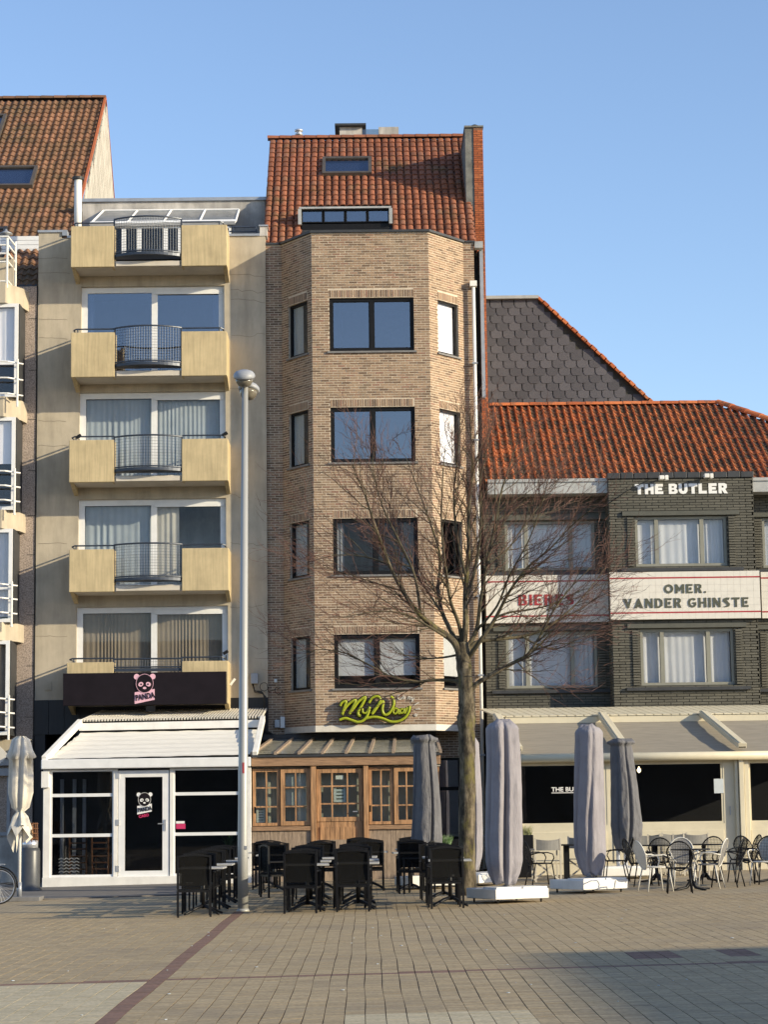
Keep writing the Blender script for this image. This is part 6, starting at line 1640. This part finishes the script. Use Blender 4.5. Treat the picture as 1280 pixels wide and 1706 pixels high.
# ------------------------------------------------------------ round-backed wire armchairs and round tables
def wire_chair(mframe,mfill):
    t=thing('round_back_chair','x','chair',(0,0,0)); r=.013
    W=.24
    oval=[Vector((.235*math.sin(2*math.pi*k/24)*(1 if math.cos(2*math.pi*k/24)>0 else .85),-.22-.16*(.5+.5*math.cos(2*math.pi*k/24)),.66+.26*math.cos(2*math.pi*k/24))) for k in range(24)]
    MB().tube(oval,r,6,closed=True).build('back_frame',mframe,t,local=True,smooth=True)
    f=MB()
    c=sum(oval,Vector())/24+Vector((0,-.02,0))
    for k in range(24): f.add([oval[k],oval[(k+1)%24],c],[(0,1,2)])
    if mfill is M['chair_black']:
        f=MB()
        for k in range(1,16):
            x=-.235+.47*k/16; h=math.sqrt(max(0,1-(x/.235)**2))*.26
            f.tube([(x,-.22-.16*(.5+.5*zz),.66+h*zz/1.0) for zz in (-1,-.5,0,.5,1)],.004,3,cap=False)
        for k in range(1,18):
            zz=-1+2*k/18; w_=math.sqrt(max(0,1-zz*zz))*.235; f.tube([(-w_,-.22-.16*(.5+.5*zz),.66+.26*zz),(w_,-.22-.16*(.5+.5*zz),.66+.26*zz)],.004,3,cap=False)
    fo=f.build('back_fill',mfill,t,local=True)
    if mfill is M['chair_black']: fo['kind']='stuff'
    MB().lathe((0,0,.43),[(.225,0),(.235,.012),(.22,.024)],24).build('seat',mfill,t,local=True,smooth=True)
    for sx in (-1,1):
        MB().tube([(sx*.18,-.18,.43),(sx*.22,-.27,0)],r,6).build('leg',mframe,t,local=True,smooth=True)
        MB().tube([(sx*.18,.18,.43),(sx*.22,.24,0)],r,6).build('leg',mframe,t,local=True,smooth=True)
        MB().tube([(sx*.20,-.30,.62),(sx*.26,-.15,.66),(sx*.275,.05,.665),(sx*.265,.17,.63),(sx*.24,.2,.55),(sx*.21,.14,.43)],r,6).build('armrest',mframe,t,local=True,smooth=True)
    return t
def round_table():
    t=thing('round_table','x','table',(0,0,0)); m=M['chair_black']
    MB().lathe((0,0,.73),[(.36,0),(.365,.01),(.36,.02)],32).build('tabletop',m,t,local=True,smooth=False)
    MB().tube([(0,0,.08),(0,0,.73)],.035,10).build('column',m,t,local=True,smooth=True)
    for k in range(4):
        a=R(20+90*k); c=Vector((math.cos(a),math.sin(a),0)); MB().tube([c*.03+ZV*.16,c*.12+ZV*.05,c*.3+ZV*.025,c*.42+ZV*.02],[.03,.024,.02,.016],8).build('foot',m,t,local=True,smooth=True)
    return t
protos={'b':wire_chair(M['chair_black'],M['chair_black']),'w':wire_chair(M['wicker_white'],M['wicker_white']),'g':wire_chair(M['wicker_white'],M['wicker_grey']),'t':round_table()}
usedp={}
def putp(k,px,py,Y,rz,label,group):
    X=P(px,1460,Y).x; o=protos[k] if not usedp.get(k) else copy_tree(protos[k]); usedp[k]=1
    o.location=(X,Y,gz(X)); o.rotation_euler=(0,0,R(rz)); o['label']=label; o['group']=group; return o
GR='round-backed armchairs on the right-hand terrace'; GT='round black tables on the right-hand terrace'
putp('t',1152,0,40.3,10,'round black café table nearest the viewer on the right-hand terrace',GT)
putp('t',1175,0,44.2,30,'round black café table behind the nearest one on the right-hand terrace',GT)
putp('t',1290,0,43.0,0,'round black café table cut by the right edge of the photo',GT)
putp('t',1095,0,44.6,0,'round black café table beside the two-poled parasol',GT)
putp('w',1093,0,40.2,-72,'white round-backed armchair at the left of the nearest round table',GR)
putp('b',1132,0,39.3,-6,'black round-backed armchair with its back to the viewer at the nearest round table',GR)
putp('g',1180,0,40.9,68,'grey-backed white armchair at the right of the nearest round table',GR)
putp('b',1212,0,41.2,62,'black round-backed armchair right of the grey-backed one',GR)
putp('g',1140,0,42.3,178,'pale grey-backed armchair facing the viewer behind the nearest round table',GR)
putp('b',1103,0,43.2,-10,'black round-backed armchair behind the white one',GR)
putp('b',1182,0,43.2,8,'black round-backed armchair between the two round tables',GR)
putp('b',1073,0,42.8,-80,'black round-backed armchair just right of the two-poled parasol',GR)
putp('b',1238,0,43.5,100,'black armchair seen from the side right of the round tables',GR)
putp('b',1258,0,42.6,-50,'black round-backed armchair left of the table at the right edge',GR)
putp('b',1284,0,42.0,-10,'black round-backed armchair cut by the right edge of the photo',GR)
putp('w',1275,0,41.6,150,'white armchair at the right edge of the photo',GR)
putp('b',902,0,44.6,-75,'black wire armchair in front of the canvas chair by the black planter',GR)
putp('b',1026,0,45.0,75,'black wire armchair between the two right-hand covered parasols',GR)
# folding canvas chairs
def canvas_chair():
    t=thing('canvas_chair','x','chair',(0,0,0)); m=M['wood_pale']
    for sx in (-1,1):
        MB().box(sx*.27-.016,sx*.27+.016,-.25,-.22,0,.92).build('leg',m,t,local=True)
        MB().box(sx*.27-.016,sx*.27+.016,.20,.23,0,.66).build('leg',m,t,local=True)
        MB().box(sx*.27-.025,sx*.27+.025,-.219,.25,.661,.69).build('armrest',m,t,local=True)
        MB().obox(Vector((-.26*sx,-.02+.03*sx,.02)),Vector((sx*.80,0,.60)).normalized(),Vector((0,1,0)),Vector((-sx*.60,0,.80)).normalized(),.66,.025,.035).build('cross_leg',m,t,local=True)
    MB().box(-.25,.25,-.22,.22,.43,.445).build('seat',M['canvas_grey'],t,local=True)
    mb=MB(); n=8; vs=[]
    for i in range(n+1):
        u=i/n; x=-.27+.54*u; y=-.235-.05*math.sin(u*math.pi); vs+=[(x,y,.66+.0*u),(x,y,.90-.03*math.sin(u*math.pi)),(x,y+.01,.90-.03*math.sin(u*math.pi)),(x,y+.01,.66)]
    mb.add(vs,[(4*i+k,4*i+4+k,4*i+4+(k+1)%4,4*i+(k+1)%4) for i in range(n) for k in range(4)]); mb.build('backrest',M['canvas_grey'],t,local=True)
    return t
cc=canvas_chair(); first=True
for i,(px,Y,rz,lab) in enumerate(((911,46.6,5,'folding canvas chair beside the tall black planter, its back to the viewer'),(968,47.2,170,'folding canvas chair hidden behind the slim two-tone parasol'),
   (1082,48.2,175,'folding canvas chair under the wide window, leftmost of the row behind the round tables'),(1102,47.6,-5,'folding canvas chair, second from the left in the row behind the round tables'),
   (1128,48.6,178,'folding canvas chair, third from the left in the row behind the round tables'),(1158,47.9,4,'folding canvas chair, rightmost of the row behind the round tables'))):
    o=cc if first else copy_tree(cc); first=False; X=P(px,1460,Y).x
    o.location=(X,Y,gz(X)); o.rotation_euler=(0,0,R(rz)); o['label']=lab; o['group']='folding canvas chairs along the cream veranda'
def square_table(px,Y,label):
    X=P(px,1460,Y).x; g_=gz(X); t=thing('dark_table',label,'table',(X,Y,g_),'dark square tables along the cream veranda')
    MB().box(X-.38,X+.38,Y-.35,Y+.35,g_+.74,g_+.765).build('tabletop',M['chair_black'],t); MB().box(X-.06,X+.06,Y-.06,Y+.06,g_+.02,g_+.739).build('column',M['chair_black'],t)
    MB().box(X-.3,X+.3,Y-.3,Y+.3,g_,g_+.019).build('base_plate',M['chair_black'],t)
square_table(945,46.9,'dark square table between the black planter and the slim parasol'); square_table(1092,49.0,'dark square table behind the round tables, under the wide window')
# ------------------------------------------------------------ bicycle at the left edge
Y=42.6; gx=P(-3,1480,Y).x; g_=gz(gx); t=thing('bicycle','black bicycle cut by the left edge, its rear wheel beside the white parasol','bicycle',(gx,Y,g_))
rw=.345
for k,cx in enumerate((gx,gx-1.08)):
    c=Vector((cx,Y,g_+rw)); w=MB(); w.tube([c+Vector((rw*.96*math.cos(a*math.pi/24),0,rw*.96*math.sin(a*math.pi/24))) for a in range(48)],.016,8,closed=True); wo=w.build('wheel',M['rubber'],t,smooth=True)
    w=MB(); w.tube([c+Vector((rw*.90*math.cos(a*math.pi/24),0,rw*.90*math.sin(a*math.pi/24))) for a in range(48)],.010,6,closed=True); w.build('rim',M['alu'],wo,smooth=True)
    w=MB()
    for a in range(28): 
        th=a*2*math.pi/28; w.tube([c+Vector((.02*math.cos(th+1),.02*(-1)**a,.02*math.sin(th+1))),c+Vector((rw*.9*math.cos(th),0,rw*.9*math.sin(th)))],.0022,3,cap=False)
    w.build('spokes',M['metal_grey'],wo,kind='stuff'); MB().tube([c+Vector((0,-.05,0)),c+Vector((0,.05,0))],.025,8).build('hub',M['metal_grey'],wo)
    f=MB(); f.tube([c+Vector(((rw+.03)*math.cos(R(a)),0,(rw+.03)*math.sin(R(a)))) for a in range(-5 if k==0 else 20,160,8)],.016,6); f.build('mudguard',M['black_frame'],t,smooth=True)
c=Vector((gx,Y,g_+rw)); bb=c+Vector((-.44,0,-.05)); st=c+Vector((-.56,0,.42)); hd=c+Vector((-.98,0,.50)); fk=c+Vector((-1.08,0,0))
f=MB()
for a,b in ((c,bb),(c,st),(bb,st),(bb,hd),(hd+Vector((0,0,-.12)),bb+Vector((0,0,.1))),(hd,fk),(hd,hd+Vector((.05,0,.2)))): f.tube([a,b],.015,8)
f.build('frame',M['black_frame'],t,smooth=True)
f=MB(); f.tube([c+Vector((.12,-.06,.42)),c+Vector((-.36,-.06,.44))],.008,5); f.tube([c+Vector((.12,.06,.42)),c+Vector((-.36,.06,.44))],.008,5); f.tube([c+Vector((.12,-.06,.42)),c+Vector((.12,.06,.42))],.008,5)
for s_ in (-1,1): f.tube([c+Vector((0,s_*.06,0)),c+Vector((.02,s_*.06,.42))],.007,5)
f.build('luggage_rack',M['metal_grey'],t)
MB().tube([st+Vector((0,0,0)),st+Vector((.02,0,.12))],.013,6).build('seat_post',M['alu'],t)
MB().lathe(st+Vector((0,0,.12)),[(.10,0),(.12,.03),(.07,.06)],12).build('saddle',M['rubber'],t,smooth=True)
MB().tube([hd+Vector((.05,-.28,.22)),hd+Vector((.05,0,.2)),hd+Vector((.05,.28,.22))],.012,6).build('handlebar',M['alu'],t)
print('objects',len(bpy.data.objects))
